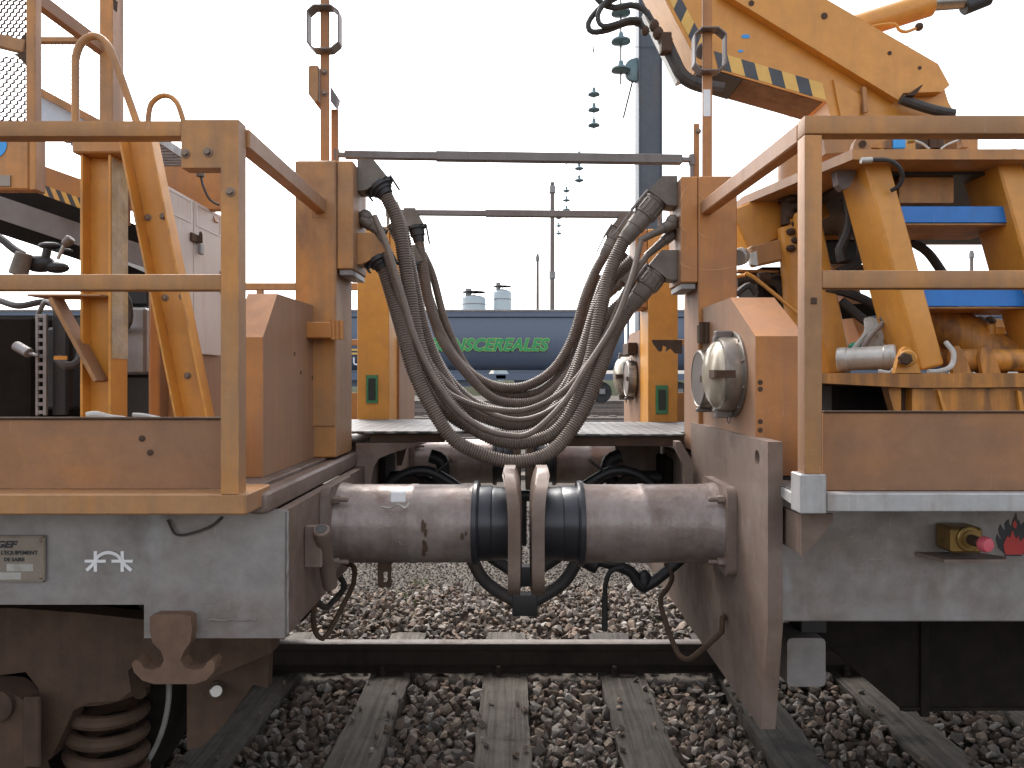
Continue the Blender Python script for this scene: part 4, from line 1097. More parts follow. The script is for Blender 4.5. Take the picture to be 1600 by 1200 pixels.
MB().box(PX(1250, yr), PX(1291, yr), yr-.003, yr+.06, PZ(803, yr), PZ(741, yr), .003).build('post_socket', 'silver', W)
MB().bar((PX(1252, yr)+.012, yr+.06, PZ(787, yr)), (XR+.055, 1.98, PZ(787, yr)), .02, .03, bev=.002).build('edge_return', 'silver', W)
MB().box(PX(1250, yr)+.02, 5.8, yr+.036, 1.98, 1.165, 1.185, .002).build('edge_tread', 'tread_dark', W)
MB().box(XR+.06, 5.8, 1.985, 4.5, 1.155, 1.184, .003).build('deck', 'under_dark', W)
kp = MB().box(PX(1285, 1.79), 5.8, 1.785, 1.793, 1.186, PZ(645, 1.785), .002).build('kick_plate', 'orange_kick', W)
MB().box(PX(1285, 1.79)-.001, 5.8, 1.779, 1.799, PZ(645, 1.785)+.0005, PZ(645, 1.785)+.005, .001).build('kick_plate_rim', 'bogie_brown', kp)
xp0, xp1 = PX(1257, yr), PX(1285, yr)
rl = MB().box(xp0, xp1, yr, yr+.045, PZ(741, yr), PZ(210, yr), .004, 2).build('railing_post', 'orange', W)
MB().box(xp0, 5.8, yr-.001, yr+.046, PZ(209, yr), PZ(180, yr), .005, 2).build('top_rail', 'orange', rl)
MB().box(xp1, 5.8, yr+.002, yr+.042, PZ(450, yr), PZ(422, yr), .005, 2).build('middle_rail', 'orange', rl)
MB().bar((xp0+.021, yr+.046, 2.087), (PX(1104, 2.655), 2.655, 2.115), .042, .05, bev=.004).build('return_rail', 'orange_dusty', rl)
MB().box(xp0+.015, xp0+.03, yr-.003, yr-.0005, PZ(470, yr)-.008, PZ(470, yr)+.008, .003).build('bolt_head', 'bogie_brown', rl)
g = MB().prism([(PX(1252, 1.80), PZ(803, 1.8)), (PX(1302, 1.80), PZ(803, 1.8)), (PX(1301, 1.80), PZ(816, 1.8)), (PX(1257, 1.80), PZ(868, 1.8)), (PX(1252, 1.80), PZ(868, 1.8))], 'Y', 1.80, 1.81, .001)
g.box(PX(1252, 1.80), PX(1252, 1.80)+.008, 1.812, YR, PZ(868, 1.8), PZ(806, 1.8), .001)
g.build('edge_gusset', 'brown_grey', W)
MB().box(2.6, 2.64, yr, yr+.045, 1.186, 2.06, .004).build('railing_post', 'orange', W)
fr = MB().box(1.73, 1.77, 4.62, 4.66, 1.18, 2.055, .003).build('far_railing_post', 'orange', W)
MB().box(.75, 5.8, 4.62, 4.66, 2.055, 2.10, .003).build('top_rail', 'orange', fr)
MB().box(.75, 5.8, 4.62, 4.66, 1.69, 1.73, .003).build('middle_rail', 'orange', fr)
MB().box(.75, 5.8, 4.60, 4.606, 1.19, 1.38, .002).build('kick_plate', 'orange', fr)
# near lamp cabinet with its lamps
xc = .690
cab = MB().prism([(2.06, 1.187), (2.06, 1.595), (2.31, 1.737), (2.655, 1.737), (2.655, 1.187)], 'X', xc, .835, .006, 2).build('lamp_cabinet', 'orange_dusty', W)
for y, z in ((2.062, 1.46), (2.062, 1.44), (2.063, 1.345), (2.063, 1.32)):
    inst('bigspot', lambda mb: mb.lathe([(0, .008), (.002, .007)], (0, 0, 0), (0, 0, 1), 12), 'screw_head', 'bogie_brown', cab, (xc+.014, 2.0602, z), (0, -1, 0))
def headlight(parent, x, yc, zc, r, dome):
    a = (-1, 0, 0)
    ring = MB().lathe([(0, r*1.16), (.006, r*1.16), (.008, r*1.13), (.009, r*1.04)], (x, yc, zc), a, 48).build('headlight', 'chrome', parent)
    MB().lathe([(.008, r*1.02), (.045, r*1.02), (.056, r*.99), (.058, r*.93)], (x, yc, zc), a, 48).build('bezel', 'chrome', ring)
    pr = [(.05, r*.94)] + [(.05+dome*math.sin(R_(q)), r*.93*math.cos(R_(q))) for q in range(8, 88, 8)] + [(.05+dome, .002)]
    MB().lathe(pr, (x, yc, zc), a, 48).build('lens', 'lens', ring)
    for k in range(10):
        q = R_(36*k+18)
        bolt(ring, (x-.008, yc+r*1.09*math.cos(q), zc+r*1.09*math.sin(q)), a, .0045, .004)
    for s in (-1, 1):
        c = MB().box(x-.062, x-.008, yc-.014, yc+.014, zc+s*r*1.08-.012, zc+s*r*1.08+.012, .003); c.box(x-.066, x-.055, yc-.012, yc+.012, zc+s*r*.86-.01, zc+s*r*1.02, .002)
        c.build('clamp', 'bar_grey', ring)
    MB().box(x-.095, x-.090, yc-r*.98, yc-r*.45, zc-.013, zc+.013, .001).build('retaining_clip', 'bogie_brown', ring)
    MB().box(x-.093, x-.03, yc-r*1.02, yc-r*.97, zc-.012, zc+.012, .001).build('clip_leg', 'bogie_brown', ring)
    lp = [V(x-.02, yc-.01+.016*math.cos(R_(q)), zc-r*1.22+.013*math.sin(R_(q))) for q in range(0, 361, 30)]
    MB().tube(lp, .002, 6).build('pull_ring', 'bar_grey', ring)
    return ring
headlight(cab, xc-.001, 2.265, 1.485, .118, .045)
def marker(parent, x0, x1, yc, zc, r):
    m_ = MB().lathe([(0, r*.92), (.01, r), (abs(x1-x0)-.012, r), (abs(x1-x0)-.004, r*.98), (abs(x1-x0), r*.93), (abs(x1-x0)-.003, r*.9)], (x0, yc, zc), (-1, 0, 0), 40).build('marker_lamp', 'chrome', parent)
    MB().lathe([(0, r*.9), (.002, r*.89)], (x1+.004, yc, zc), (-1, 0, 0), 40).build('lamp_cover', 'lamp_cover', m_)
    MB().box(x1-.012, x1-.004, yc-r*1.05, yc-r*.7, zc-.012, zc+.012, .001).build('cover_clip', 'bogie_brown', m_)
    MB().box(x1-.005, x0-.01, yc-.015, yc+.015, zc-r*1.13, zc-r*.99, .003).build('clamp', 'bar_grey', m_)
marker(cab, xc-.0005, .632, 2.50, 1.470, .104)
# columns
c1 = MB().box(XR+.006, .822, 2.66, 2.895, 1.187, 2.237, .004).build('column', 'orange_dusty', W)
MB().box(XR-.059, XR+.0055, 2.665, 2.88, 1.835, 2.237, .004).build('connector_box', 'orange_dusty', c1)
MB().box(XR-.052, XR, 2.68, 2.875, 1.812, 1.8345, .002).build('box_floor', 'galvanised', c1)
h = MB().box(XR-.002, .76, 2.56, 2.655, 1.605, 1.672, .003)
for k in range(3): h.cyl((XR-.004+k*.017, 2.57, 1.60), (XR-.004+k*.017, 2.57, 1.677), .012, n=12)
h.build('hinge_bracket', 'bogie_brown', c1)
for pts in (((1088, 357), (1094, 366), (1104, 371), (1118, 373)), ((1088, 419), (1104, 422), (1126, 421), (1148, 416)), ((1090, 300), (1100, 312), (1106, 328))):
    q = spline([P(x, y, 2.6595) for x, y in pts], .01)
    MB().tube(q, .001, 5, [.0012*math.sin(math.pi*(i+.5)/len(q)) for i in range(len(q))]).build('paint_scratch', 'scar', c1)
for pts in (((1061, 346), (1066, 356), (1078, 366)), ((1061, 410), (1070, 416), (1083, 420)), ((1062, 318), (1068, 300), (1078, 290))):
    q = spline([P(x, y, 2.6645) for x, y in pts], .01)
    MB().tube(q, .001, 5, [.0012*math.sin(math.pi*(i+.5)/len(q)) for i in range(len(q))]).build('paint_scratch', 'scar', c1)
yh = 2.70
lt = MB().prism([(PX(x, yh), PZ(y, yh)) for x, y in ((1066, 531), (1066, 553), (1055, 552), (1048, 544), (1040, 550), (1042, 542), (1036, 539), (1034, 549), (1030, 549), (1021, 537), (1019, 531))], 'Y', yh, yh+.012, .002).build('hook_latch', 'bogie_brown', c1)
c2 = MB().box(.657, .81, 3.60, 3.84, 1.187, 2.237, .004).build('column', 'amber', W)
MB().box(.595, .6565, 3.61, 3.825, 1.835, 2.237, .004).build('connector_box', 'orange_dusty', c2)
MB().box(PX(1025, 3.59), PX(1044, 3.59), 3.590, 3.5995, PZ(647, 3.59), PZ(602, 3.59), .002).build('card_reader', 'green_plastic', c2)
MB().box(PX(1029, 3.588), PX(1040, 3.588), 3.582, 3.5895, PZ(640, 3.58), PZ(609, 3.58), .001).build('reader_window', 'dark_panel', c2)
fc = MB().prism([(3.841, 1.187), (3.841, 1.737), (4.18, 1.737), (4.42, 1.595), (4.42, 1.187)], 'X', .655, .82, .006).build('far_lamp_cabinet', 'orange_dusty', W)
marker(fc, .6545, .60, 3.98, 1.47, .104)
headlight(fc, .654, 4.20, 1.485, .118, .045)
MB().box(.60, .652, 3.90, 4.10, 1.605, 1.672, .003).build('hinge_bracket', 'bogie_brown', fc)
# signal bar
ym_ = 2.74
sg = MB().box(PX(1098, ym_), PX(1113, ym_), ym_, ym_+.012, 2.238, 3.1, .002).build('signal_bar', 'orange_dusty', W)
MB().box(PX(1099, ym_), PX(1110, ym_), ym_-.002, ym_-.0004, PZ(182, ym_), PZ(140, ym_), 0).build('reflective_strip', 'white_paint', sg)
MB().box(PX(1086, ym_), PX(1095, ym_), ym_+.02, ym_+.03, 2.238, PZ(190, ym_), .002).build('bar_stay', 'orange_dusty', sg)
bolt(sg, P(1091, 205, ym_+.019), (0, -1, 0), .008)
cx_, cy_ = 1107, 82
lp = [P(cx_+a, cy_+b, ym_) for a, b in ((-24, -23), (-13, -33), (12, -33), (24, -23), (24, 23), (12, 33), (-13, 33), (-24, 23))]
mb = MB()
for a, b in zip(lp, lp[1:]+lp[:1]): mb.bar(a+V(0, -.01, 0), b+V(0, -.01, 0), .05, .006, up=((a+b)/2-P(cx_, cy_, ym_)), bev=.001)
mb.build('lamp_guard', 'bar_grey', sg)
MB().cyl(P(1098, 80, ym_+.02), P(1098, 80, ym_+.06), .03, n=20, bev=.006).build('signal_lamp', 'bar_grey', sg)
# footplate
MB().box(.0, .66, 2.80, 3.595, 1.241, 1.2505, .002).box(.661, 1.5, 2.91, 3.595, 1.2408, 1.2503, .002).build('footplate', 'tread_bright', W)
yy = 2.66
MB().prism([(PX(x, yy), PZ(y, yy)) for x, y in ((1056, 690), (1064, 690), (1083, 722), (1083, 770), (1070, 770), (1070, 726), (1056, 700))], 'Y', yy, yy+.05, .002).build('footplate_bracket', 'brown_grey', W)
MB().box(.12, .66, yy+.16, yy+.19, 1.20, 1.2405, .002).build('angle_iron', 'bogie_brown', W)
MB().box(.45, .66, 3.3, 3.33, 1.02, 1.2405, .002).build('footplate_bracket', 'brown_grey', W)
br1 = buffer(W, XR, -1, 2.32, .207, .070)
br2 = buffer(W, XR, -1, 4.07, .207, .070)
# hand loop on the end plate
MB().tube(spline([P(1040, 880, 2.75), P(1050, 900, 2.72), P(1044, 918, 2.66), P(1032, 938, 2.6), P(1042, 978, 2.5), P(1058, 1018, 2.4), P(1070, 1029, 2.36), P(1084, 1026, 2.32), P(1122, 992, 2.27), P(1128, 984, 2.26), P(1129, 966, 2.26), V(XR, 2.28, PZ(964, 2.27))], .015), .0095, 8).build('hand_loop', 'bogie_brown', W)
MB().cyl((XR-.012, 2.28, PZ(964, 2.27)), (XR, 2.28, PZ(964, 2.27)), .016, n=14).build('loop_boss', 'brown_grey', W)
# brake pipe cock and its handle
pc = MB().tube(spline([V(XR, 2.75, .80), P(1010, 915, 2.75), P(985, 893, 2.75), P(950, 880, 2.75), P(915, 872, 2.78)], .02), .022, 12).build('brake_pipe', 'black_metal', W)
MB().cyl(P(905, 868, 2.78), P(936, 884, 2.76), .036, n=18, bev=.006).build('pipe_union', 'black_metal', pc)
MB().ball(P(1006, 908, 2.76), .035, 16, (.9, 1, 1.3)).build('angle_cock', 'black_metal', pc)
MB().tube(spline([P(975, 886, 2.70), P(955, 892, 2.70), P(947, 910, 2.70), P(945, 930, 2.70), P(945, 986, 2.70)], .015), .0095, 8).build('cock_handle', 'black_metal', pc)
MB().cyl(P(945, 985, 2.70), P(945, 930, 2.70), .012, n=10, bev=.003).build('handle_grip', 'black_metal', pc)
# emergency valve, its shelf and the flame warning
vb = MB().box(PX(1478, YR-.05), PX(1496, YR-.05)+.055, YR-.075, YR-.001, PZ(861, YR-.05), PZ(822, YR-.05), .006).build('valve_box', 'brass', W)
vc = P(1514, 842, YR-.076)
MB().lathe([(0, .034), (.004, .034), (.006, .031), (.006, .024), (.010, .023)], vc, (0, -1, 0), 28).build('valve_collar', 'brass', vb)
MB().cyl(vc, vc+V(0, -.045, 0), .014, n=16, bev=.002).build('valve_stem', 'bogie_brown', vb)
MB().lathe([(0, .008), (.002, .016), (.008, .0205), (.02, .0205), (.026, .017), (.028, .008)], vc+V(.004, -.04, -.002), (0.25, -1, 0), 24).build('push_button', 'pink_plastic', vb)
MB().prism([(PX(1452, 1.9), YR-.001), (PX(1470, 1.9), YR-.085), (PX(1566, 1.9), YR-.085), (PX(1578, 1.9), YR-.055), (PX(1545, 1.9), YR-.001)], 'Z', PZ(877, 1.9), PZ(872, 1.9), .001).build('valve_guard', 'brown_grey', W)
def flame(pts, mat, d, nm, par=None):
    return MB().prism([(PX(x, YR), PZ(y, YR)) for x, y in pts], 'Y', YR-d, YR-d+.0008, 0).build(nm, mat, par or W)
fl = flame(((1570, 866), (1560, 856), (1556, 842), (1558, 834), (1562, 842), (1565, 843), (1561, 833), (1560, 826), (1563, 819), (1568, 828), (1571, 827), (1569, 819), (1572, 814), (1576, 811), (1577, 819), (1580, 823), (1582, 814), (1586, 806), (1587, 801), (1589, 810), (1591, 816), (1592, 812), (1594, 820), (1597, 818), (1600, 815), (1602, 822), (1605, 818), (1604, 828), (1608, 836), (1614, 832), (1615, 846), (1609, 858), (1600, 866)), 'black_paint', .0015, 'flame_sign')
flame(((1571, 866), (1569, 862), (1567, 852), (1570, 843), (1574, 836), (1577, 841), (1580, 830), (1582, 829), (1584, 837), (1587, 842), (1590, 836), (1593, 846), (1598, 840), (1603, 836), (1604, 848), (1600, 860), (1597, 866)), 'red_paint', .0025, 'flame_core', fl)
flame(((1583, 824), (1581, 818), (1585, 812), (1588, 818), (1587, 826)), 'red_paint', .0025, 'flame_core', fl)
flame(((1569, 868.5), (1569, 866.5), (1596, 866.5), (1596, 868.5)), 'black_paint', .0027, 'sign_base', fl)
# things under the frame
bk = MB().prism(rounded_rect((PX(1230, 2.2)+PX(1290, 2.2))/2, (PZ(997, 2.2)+PZ(1073, 2.2))/2, .06, .076, .014, 2), 'Y', 2.20, 2.34, .003).build('lifting_block', 'steel_grey', W)
MB().box(PX(1240, 2.3), PX(1280, 2.3), 2.24, 2.32, PZ(997, 2.2), .80, .003).build('block_hanger', 'black_metal', bk)
MB().tube(spline([P(1228, 985, 2.4), P(1250, 972, 2.4), P(1275, 985, 2.4), P(1285, 1010, 2.5)], .02), .016, 8).build('air_hose', 'rubber', W)
yb = 2.28
tk = MB().prism([(PX(x, yb), PZ(y, yb)) for x, y in ((1262, 960), (1760, 960), (1760, 1108), (1412, 1112), (1345, 1055), (1290, 1005))], 'Y', yb, 3.4, .006).build('under_tank', 'under_dark', W)
MB().box(PX(1436, yb), PX(1450, yb), yb-.012, yb-.001, PZ(1118, yb), PZ(965, yb), .002).build('tank_strap', 'under_dark', tk)
MB().box(PX(1405, yb), PX(1760, yb), yb-.008, yb-.0005, PZ(1109, yb), PZ(1104, yb), .001).build('tank_seam', 'under_dark', tk)
MB().box(.8, 5.6, 2.5, 2.65, .62, .80, .01).build('under_frame', 'under_dark', W)
MB().box(.8, 5.6, 3.8, 3.95, .62, .80, .01).build('under_frame', 'under_dark', W)
# dark machinery on the deck
mc = MB().box(PX(1262, 3.0), 3.4, 2.75, 3.7, 1.185, 1.46, .02).build('machine_bed', 'black_metal', W)
MB().box(1.02, 1.35, 3.0, 3.3, 1.461, 1.95, .02).build('hydraulic_cabinet', 'under_dark', mc)
sm = MB().bar(P(1140, 372, 3.1), P(1262, 318, 3.1), .3, .19, up=(0, 0, 1), bev=.006).build('swing_arm', 'amber', W)
MB().bar(P(1172, 402, 2.92), P(1227, 390, 2.92), .06, .085, up=(0, 0, 1), bev=.006).build('work_lamp_box', 'orange', sm)
MB().cyl(P(1159, 400, 2.9), P(1153, 402, 2.86), .036, n=20, bev=.006).build('work_lamp', 'pale_steel', sm)
MB().prism([(PX(x, 2.91), PZ(y, 2.91)) for x, y in ((1168, 398), (1178, 394), (1181, 417), (1170, 415))], 'Y', 2.88, 2.91, .002).build('lamp_bracket', 'pale_steel', sm)
hy = MB().bar(P(1150, 424, 3.0), P(1214, 426, 3.0), .05, .012, bev=.002).build('pipe_rack', 'orange', W)
MB().tube(spline([P(1152, 432, 2.95), P(1164, 430, 2.93), P(1176, 432, 2.9), P(1250, 492, 2.8)], .03), .008, 8).build('yellow_pipe', 'amber', hy)
MB().tube(spline([P(1150, 440, 3.0), P(1180, 436, 3.0), P(1212, 440, 3.0), P(1226, 462, 3.0), P(1228, 500, 3.0)], .03), .024, 10).build('hydraulic_hose', 'rubber', hy)
MB().tube(spline([P(1226, 390, 2.95), P(1228, 415, 2.95), P(1222, 428, 2.95), P(1200, 432, 2.95)], .02), .006, 8).build('lamp_cable', 'rubber', hy)
MB().tube(spline([P(1150, 460, 2.9), P(1170, 446, 2.9), P(1182, 460, 2.9)], .02), .014, 8).build('hydraulic_hose', 'rubber', hy)
MB().cyl(P(1184, 434, 2.95), P(1202, 433, 2.95), .022, n=12).build('hose_coupling', 'bogie_brown', hy)
MB().box(PX(1226, 3.1), PX(1252, 3.1), 3.05, 3.2, 1.461, PZ(435, 3.1), .01).build('oil_box', 'under_dark', hy)

# ------------------------------------------------------------------ loader crane on the right wagon
C = thing('loader_crane', 'orange loader crane with blue cross bars on the right wagon', 'crane', (1.6, 3.0, 1.187))
yn = 2.35
def poly(pts, Y0, Y1, name, mat, par, bev=.003, seg=1, Yref=None):
    r = Yref or Y0
    return MB().prism([(PX(x, r), PZ(y, r)) for x, y in pts], 'Y', Y0, Y1, bev, seg).build(name, mat, par)
base = poly(((1270, 583), (1430, 583), (1780, 583), (1780, 604), (1424, 606), (1270, 598)), yn-.02, 3.9, 'base_plate', 'amber_greasy', C)
poly(((1425, 607), (1780, 605), (1780, 665), (1425, 665)), yn, yn+.10, 'base_beam', 'amber_greasy', base)
poly(((1385, 600), (1408, 607), (1408, 660), (1402, 660)), yn+.02, yn+.06, 'base_foot', 'amber_greasy', base)
poly(((1408, 607), (1422, 607), (1422, 660), (1408, 660)), yn+.04, yn+.12, 'base_foot', 'bogie_brown', base)
poly(((1465, 610), (1470, 612), (1485, 658), (1478, 658)), yn-.012, yn-.0005, 'base_rib', 'amber', base)
poly(((1590, 610), (1596, 612), (1603, 658), (1596, 658)), yn-.012, yn-.0005, 'base_rib', 'amber', base)
# legs
def leg(x_b, y_b, x_t, y_t, Y, w, dpt, mat, par, name='leg'):
    a, b = P(x_b, y_b, Y), P(x_t, y_t, Y+.05)
    return MB().bar(a+V(0, dpt/2, 0), b+V(0, dpt/2, 0), w, dpt, up=(0, 1, 0), bev=.016, seg=3).build(name, mat, par)
l1 = leg(1459, 578, 1366, 236, 2.40, .088, .20, 'amber', C)
l2 = leg(1672, 578, 1574, 236, 2.40, .088, .20, 'amber', C)
l3 = leg(1316, 585, 1262, 330, 2.75, .10, .16, 'amber', C)
l4 = leg(1372, 560, 1250, 250, 3.55, .09, .16, 'orange', C)
# blue cross bars
for nm, (xa, ya), (xb, yb_), hgt in (('cross_bar', (1400, 335), (1590, 335), .058), ('cross_bar', (1440, 464), (1680, 464), .066)):
    a, b = P(xa, ya, 2.47), P(xb, yb_, 2.47)
    cb_ = MB().bar(a+V(0, .004, 0), b+V(0, .004, 0), .008, hgt, bev=.002).build('cross_bar', 'blue_paint', C)
    MB().bar(a+V(0, .135, -hgt/2-.004), b+V(0, .135, -hgt/2-.004), .26, .008, bev=.002).build('cross_bar_flange', 'orange', cb_)
# slewing plate
tp = MB().prism([(PX(1332, 2.38), 2.38), (2.6, 2.38), (2.6, 3.9), (.95, 3.9), (.95, 3.0)], 'Z', PZ(249, 2.38), PZ(233, 2.38), .003).build('slewing_plate', 'orange', C)
poly(((1332, 235), (1335, 222), (1341, 215), (1350, 215), (1357, 222), (1363, 235)), 2.40, 2.425, 'lifting_lug', 'orange', tp)
MB().cyl(P(1348, 225, 2.398), P(1348, 225, 2.392), .012, n=16).build('lug_hole', 'bogie_brown', tp)
poly(((1405, 268), (1490, 268), (1490, 317), (1405, 317)), 2.55, 2.80, 'valve_chest', 'orange', tp, .006)
for (x0_, y0_), (x1_, y1_) in (((1404, 248), (1600, 270)),):
    poly(((1390, 249), (1700, 249), (1700, 290), (1560, 275), (1540, 262), (1400, 262)), 2.75, 2.95, 'grease_ring', 'black_metal', tp)
poly(((1305, 262), (1335, 248), (1338, 270), (1328, 292), (1318, 296), (1310, 288)), 2.50, 2.54, 'pipe_bracket', 'bar_grey', tp)
MB().tube(spline([P(1350, 250, 2.37), P(1385, 250, 2.36), P(1402, 258, 2.36), P(1410, 275, 2.38), P(1405, 290, 2.40), P(1392, 298, 2.42)], .02), .0075, 8).build('grease_pipe', 'rubber', tp)
MB().cyl(P(1345, 251, 2.36), P(1362, 250, 2.36), .010, n=12).build('pipe_nipple', 'pale_steel', tp)
MB().box(PX(1397, 2.45), PX(1416, 2.45), 2.45, 2.49, PZ(232, 2.45), PZ(211, 2.45), .004).build('blue_fitting', 'blue_label', tp)
poly(((1355, 230), (1395, 215), (1397, 232)), 2.46, 2.52, 'fitting_stay', 'amber_greasy', tp)
MB().cyl(P(1417, 221, 2.47), P(1428, 220, 2.47), .008, n=10).build('pipe_nipple', 'brass', tp)
MB().tube(spline([P(1428, 220, 2.47), P(1440, 224, 2.47), P(1452, 233, 2.47)], .01), .004, 6).build('grease_pipe', 'pale_steel', tp)
MB().tube(spline([P(1470, 233, 2.5), P(1480, 226, 2.5), P(1500, 218, 2.5)], .01), .004, 6).build('grease_pipe', 'pale_steel', tp)
MB().box(PX(1500, 2.5), PX(1511, 2.5), 2.49, 2.52, PZ(232, 2.5), PZ(216, 2.5), .002).build('sensor_post', 'orange', tp)
for k, x in enumerate((1440, 1456, 1466)): MB().cyl(P(x, 233, 2.6), P(x, 214, 2.6), .02, n=10).build('slewing_bolt', 'bogie_brown', tp)
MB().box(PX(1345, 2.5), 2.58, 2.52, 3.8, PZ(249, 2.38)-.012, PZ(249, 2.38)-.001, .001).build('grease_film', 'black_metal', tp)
poly(((1286, 215), (1380, 200), (1380, 234), (1290, 240)), 2.9, 3.3, 'slewing_collar', 'orange', tp)
poly(((1500, 185), (1528, 185), (1528, 233), (1500, 233)), 2.9, 3.3, 'slewing_collar', 'orange', tp)
# vertical hydraulic post behind the railing
pst = MB().lathe([(0, .05), (.10, .05), (.10, .062), (.13, .062), (.14, .056), (.22, .056)], P(1240, 352, 2.9), (0, 0, 1), 24).build('hydraulic_post', 'bogie_brown', C)
MB().lathe([(0, .060), (.04, .062), (.12, .060), (.16, .055), (.17, .04)], P(1240, 292, 2.9), (0, 0, 1), 28).build('post_cap', 'orange', pst)
MB().lathe([(0, .05), (.5, .06)], P(1250, 545, 2.9), P(1238, 352, 2.9)-P(1250, 545, 2.9), 18).build('post_body', 'amber', pst)
for k in range(7):
    MB().ball(P(1236+(k % 2)*8, 310+k*13, 2.84), .022, 8, (1, .8, .7)).build('post_fitting', 'bogie_brown', pst)
for k in range(3): MB().box(PX(1270, 2.6), PX(1279, 2.6), 2.6, 2.62, PZ(470+k*12, 2.6), PZ(462+k*12, 2.6), .002).build('pipe_clip', 'bogie_brown', C)
# inside: hoses and braces between legs
MB().box(PX(1275, 3.1), PX(1345, 3.1), 3.1, 3.2, PZ(412, 3.1), PZ(374, 3.1), .01).build('hose_panel', 'black_metal', C)
hz = MB().tube(spline([P(1322, 300, 2.7), P(1328, 340, 2.7), P(1322, 370, 2.7), P(1312, 390, 2.7), P(1316, 408, 2.7)], .03), .018, 8).build('hydraulic_hose', 'rubber', C)
for i, pts in enumerate((((1320, 310), (1330, 350), (1345, 380), (1340, 410), (1310, 425)), ((1425, 378), (1450, 395), (1475, 430), (1500, 470)), ((1290, 450), (1330, 460), (1370, 480), (1400, 520)), ((1315, 470), (1350, 500), (1385, 520)))):
    MB().tube(spline([P(x, y, 2.78) for x, y in pts], .03), .018, 8).build('hydraulic_hose', 'rubber', C)
poly(((1330, 405), (1400, 440), (1400, 470), (1330, 430)), 3.0, 3.05, 'inner_plate', 'bogie_brown', C)
poly(((1300, 500), (1395, 490), (1395, 470), (1300, 478)), 3.2, 3.25, 'inner_plate', 'under_dark', C)
# foot pivot: lug, pin, shaft, steel roller, cylinders
lug = poly(((1398, 584), (1404, 560), (1410, 546), (1416, 541), (1423, 543), (1430, 560), (1440, 584)), 2.33, 2.352, 'pivot_lug', 'amber', base, .004)
MB().cyl(P(1418, 560, 2.33), P(1418, 560, 2.30), .028, n=24, bev=.004).build('pivot_collar', 'amber', lug)
MB().lathe([(0, .021), (.02, .021), (.023, .017)], P(1413, 561, 2.30), (-.25, -1, 0), 6).build('pivot_pin', 'bogie_brown', lug)
ro = MB().lathe([(0, .037), (.004, .043), (.03, .044), (.034, .041), (.15, .041), (.154, .044), (.185, .044), (.19, .038)], P(1308, 562, 2.55), P(1392, 558, 2.46)-P(1308, 562, 2.55), 28).build('steel_roller', 'pale_steel', base)
MB().lathe([(.0, .040), (.004, .038)], P(1393, 558, 2.455), P(1392, 558, 2.46)-P(1308, 562, 2.55), 28).build('roller_end', 'black_metal', ro)
MB().tube(spline([P(1372, 580, 2.4), P(1390, 583, 2.38), P(1398, 576, 2.36)], .01), .008, 8).build('grease_pipe', 'net', base)
MB().tube(spline([P(1478, 535, 2.42), P(1490, 552, 2.38), P(1486, 572, 2.36), P(1468, 580, 2.34), P(1450, 581, 2.34)], .01), .0085, 8).build('grease_pipe', 'net', base)
sh = MB().cyl(P(1480, 563, 2.46), P(1760, 563, 2.46), .040, n=24).build('pivot_shaft', 'amber_greasy', base)
for x in (1490, 1536): poly(((x, 583), (x-5, 560), (x-2, 543), (x+8, 540), (x+16, 550), (x+28, 583)), 2.40, 2.42, 'pivot_lug', 'amber_greasy', base, .003)
MB().cyl(P(1440, 490, 2.75), P(1580, 570, 2.62), .088, n=32, bev=.012).build('hydraulic_cylinder', 'amber_greasy', C)
MB().box(PX(1552, 2.6), PX(1566, 2.6), 2.58, 2.63, PZ(524, 2.6), PZ(512, 2.6), .004).build('pipe_union', 'amber', C)
for x, y in ((1548, 512), (1558, 518)): MB().cyl(P(x, y+12, 2.6), P(x, y-6, 2.6), .016, n=12, bev=.003).build('pipe_union', 'amber', C)
poly(((1540, 495), (1570, 500), (1660, 545), (1660, 580), (1600, 560)), 2.9, 3.0, 'side_cheek', 'amber_greasy', C)
for k in range(5): MB().ball(P(1515+k*8, 502+(k % 2)*5, 2.8), .022, 8).build('valve_knob', 'bogie_brown', C)
# netting sack and green cloth
sk = MB(); 
rr = random.Random(4)
for k in range(26):
    a = P(1372+rr.uniform(-22, 22), 498+rr.uniform(-2, 6), 2.62); b = P(1365+rr.uniform(-35, 30), 545, 2.60)
    sk.tube([a, (a+b)/2+V(rr.uniform(-.01, .01), -.02, 0), b], .006, 5)
sk.build('net_sack', 'net', C)
MB().tube(spline([P(1348, 545, 2.58), P(1360, 525, 2.57), P(1375, 510, 2.57), P(1382, 500, 2.57), P(1375, 497, 2.58)], .01), .009, 8).build('sack_strap', 'brown_grey', C)
MB().ball(P(1343, 541, 2.62), .035, 12, (1.2, .8, .5)).build('green_cloth', 'green_cloth', C)
# boom
yb0, yb1 = 3.0, 3.22
boom = MB()
def bp(pts, a, b, bev=.004): boom.prism([(PX(x, yb0), PZ(y, yb0)) for x, y in pts], 'Y', a, b, bev)
bp(((1000, -80), (1052, 26), (1092, 102), (1108, 106), (1292, 160), (1312, 236), (1480, 236), (1494, 180), (1482, 160), (1476, 140), (1458, 108), (1360, 50), (1262, -4), (1110, -90)), yb0, yb1)
boom = boom.build('boom', 'amber', C)
poly(((1135, -40), (1122, -4), (1395, 163), (1402, 152), (1462, 150), (1474, 140), (1456, 107), (1262, -5), (1200, -40)), yb0-.045, yb0-.001, 'boom_rib', 'amber', boom, .006, Yref=yb0)
poly(((1300, 125), (1345, 152), (1338, 200), (1315, 200)), yb0-.012, yb0-.001, 'boom_cheek', 'amber', boom, .002, Yref=yb0)
poly(((1342, 140), (1348, 140), (1352, 178), (1345, 180)), yb0-.03, yb0-.012, 'pivot_stay', 'orange', boom, .002, Yref=yb0)
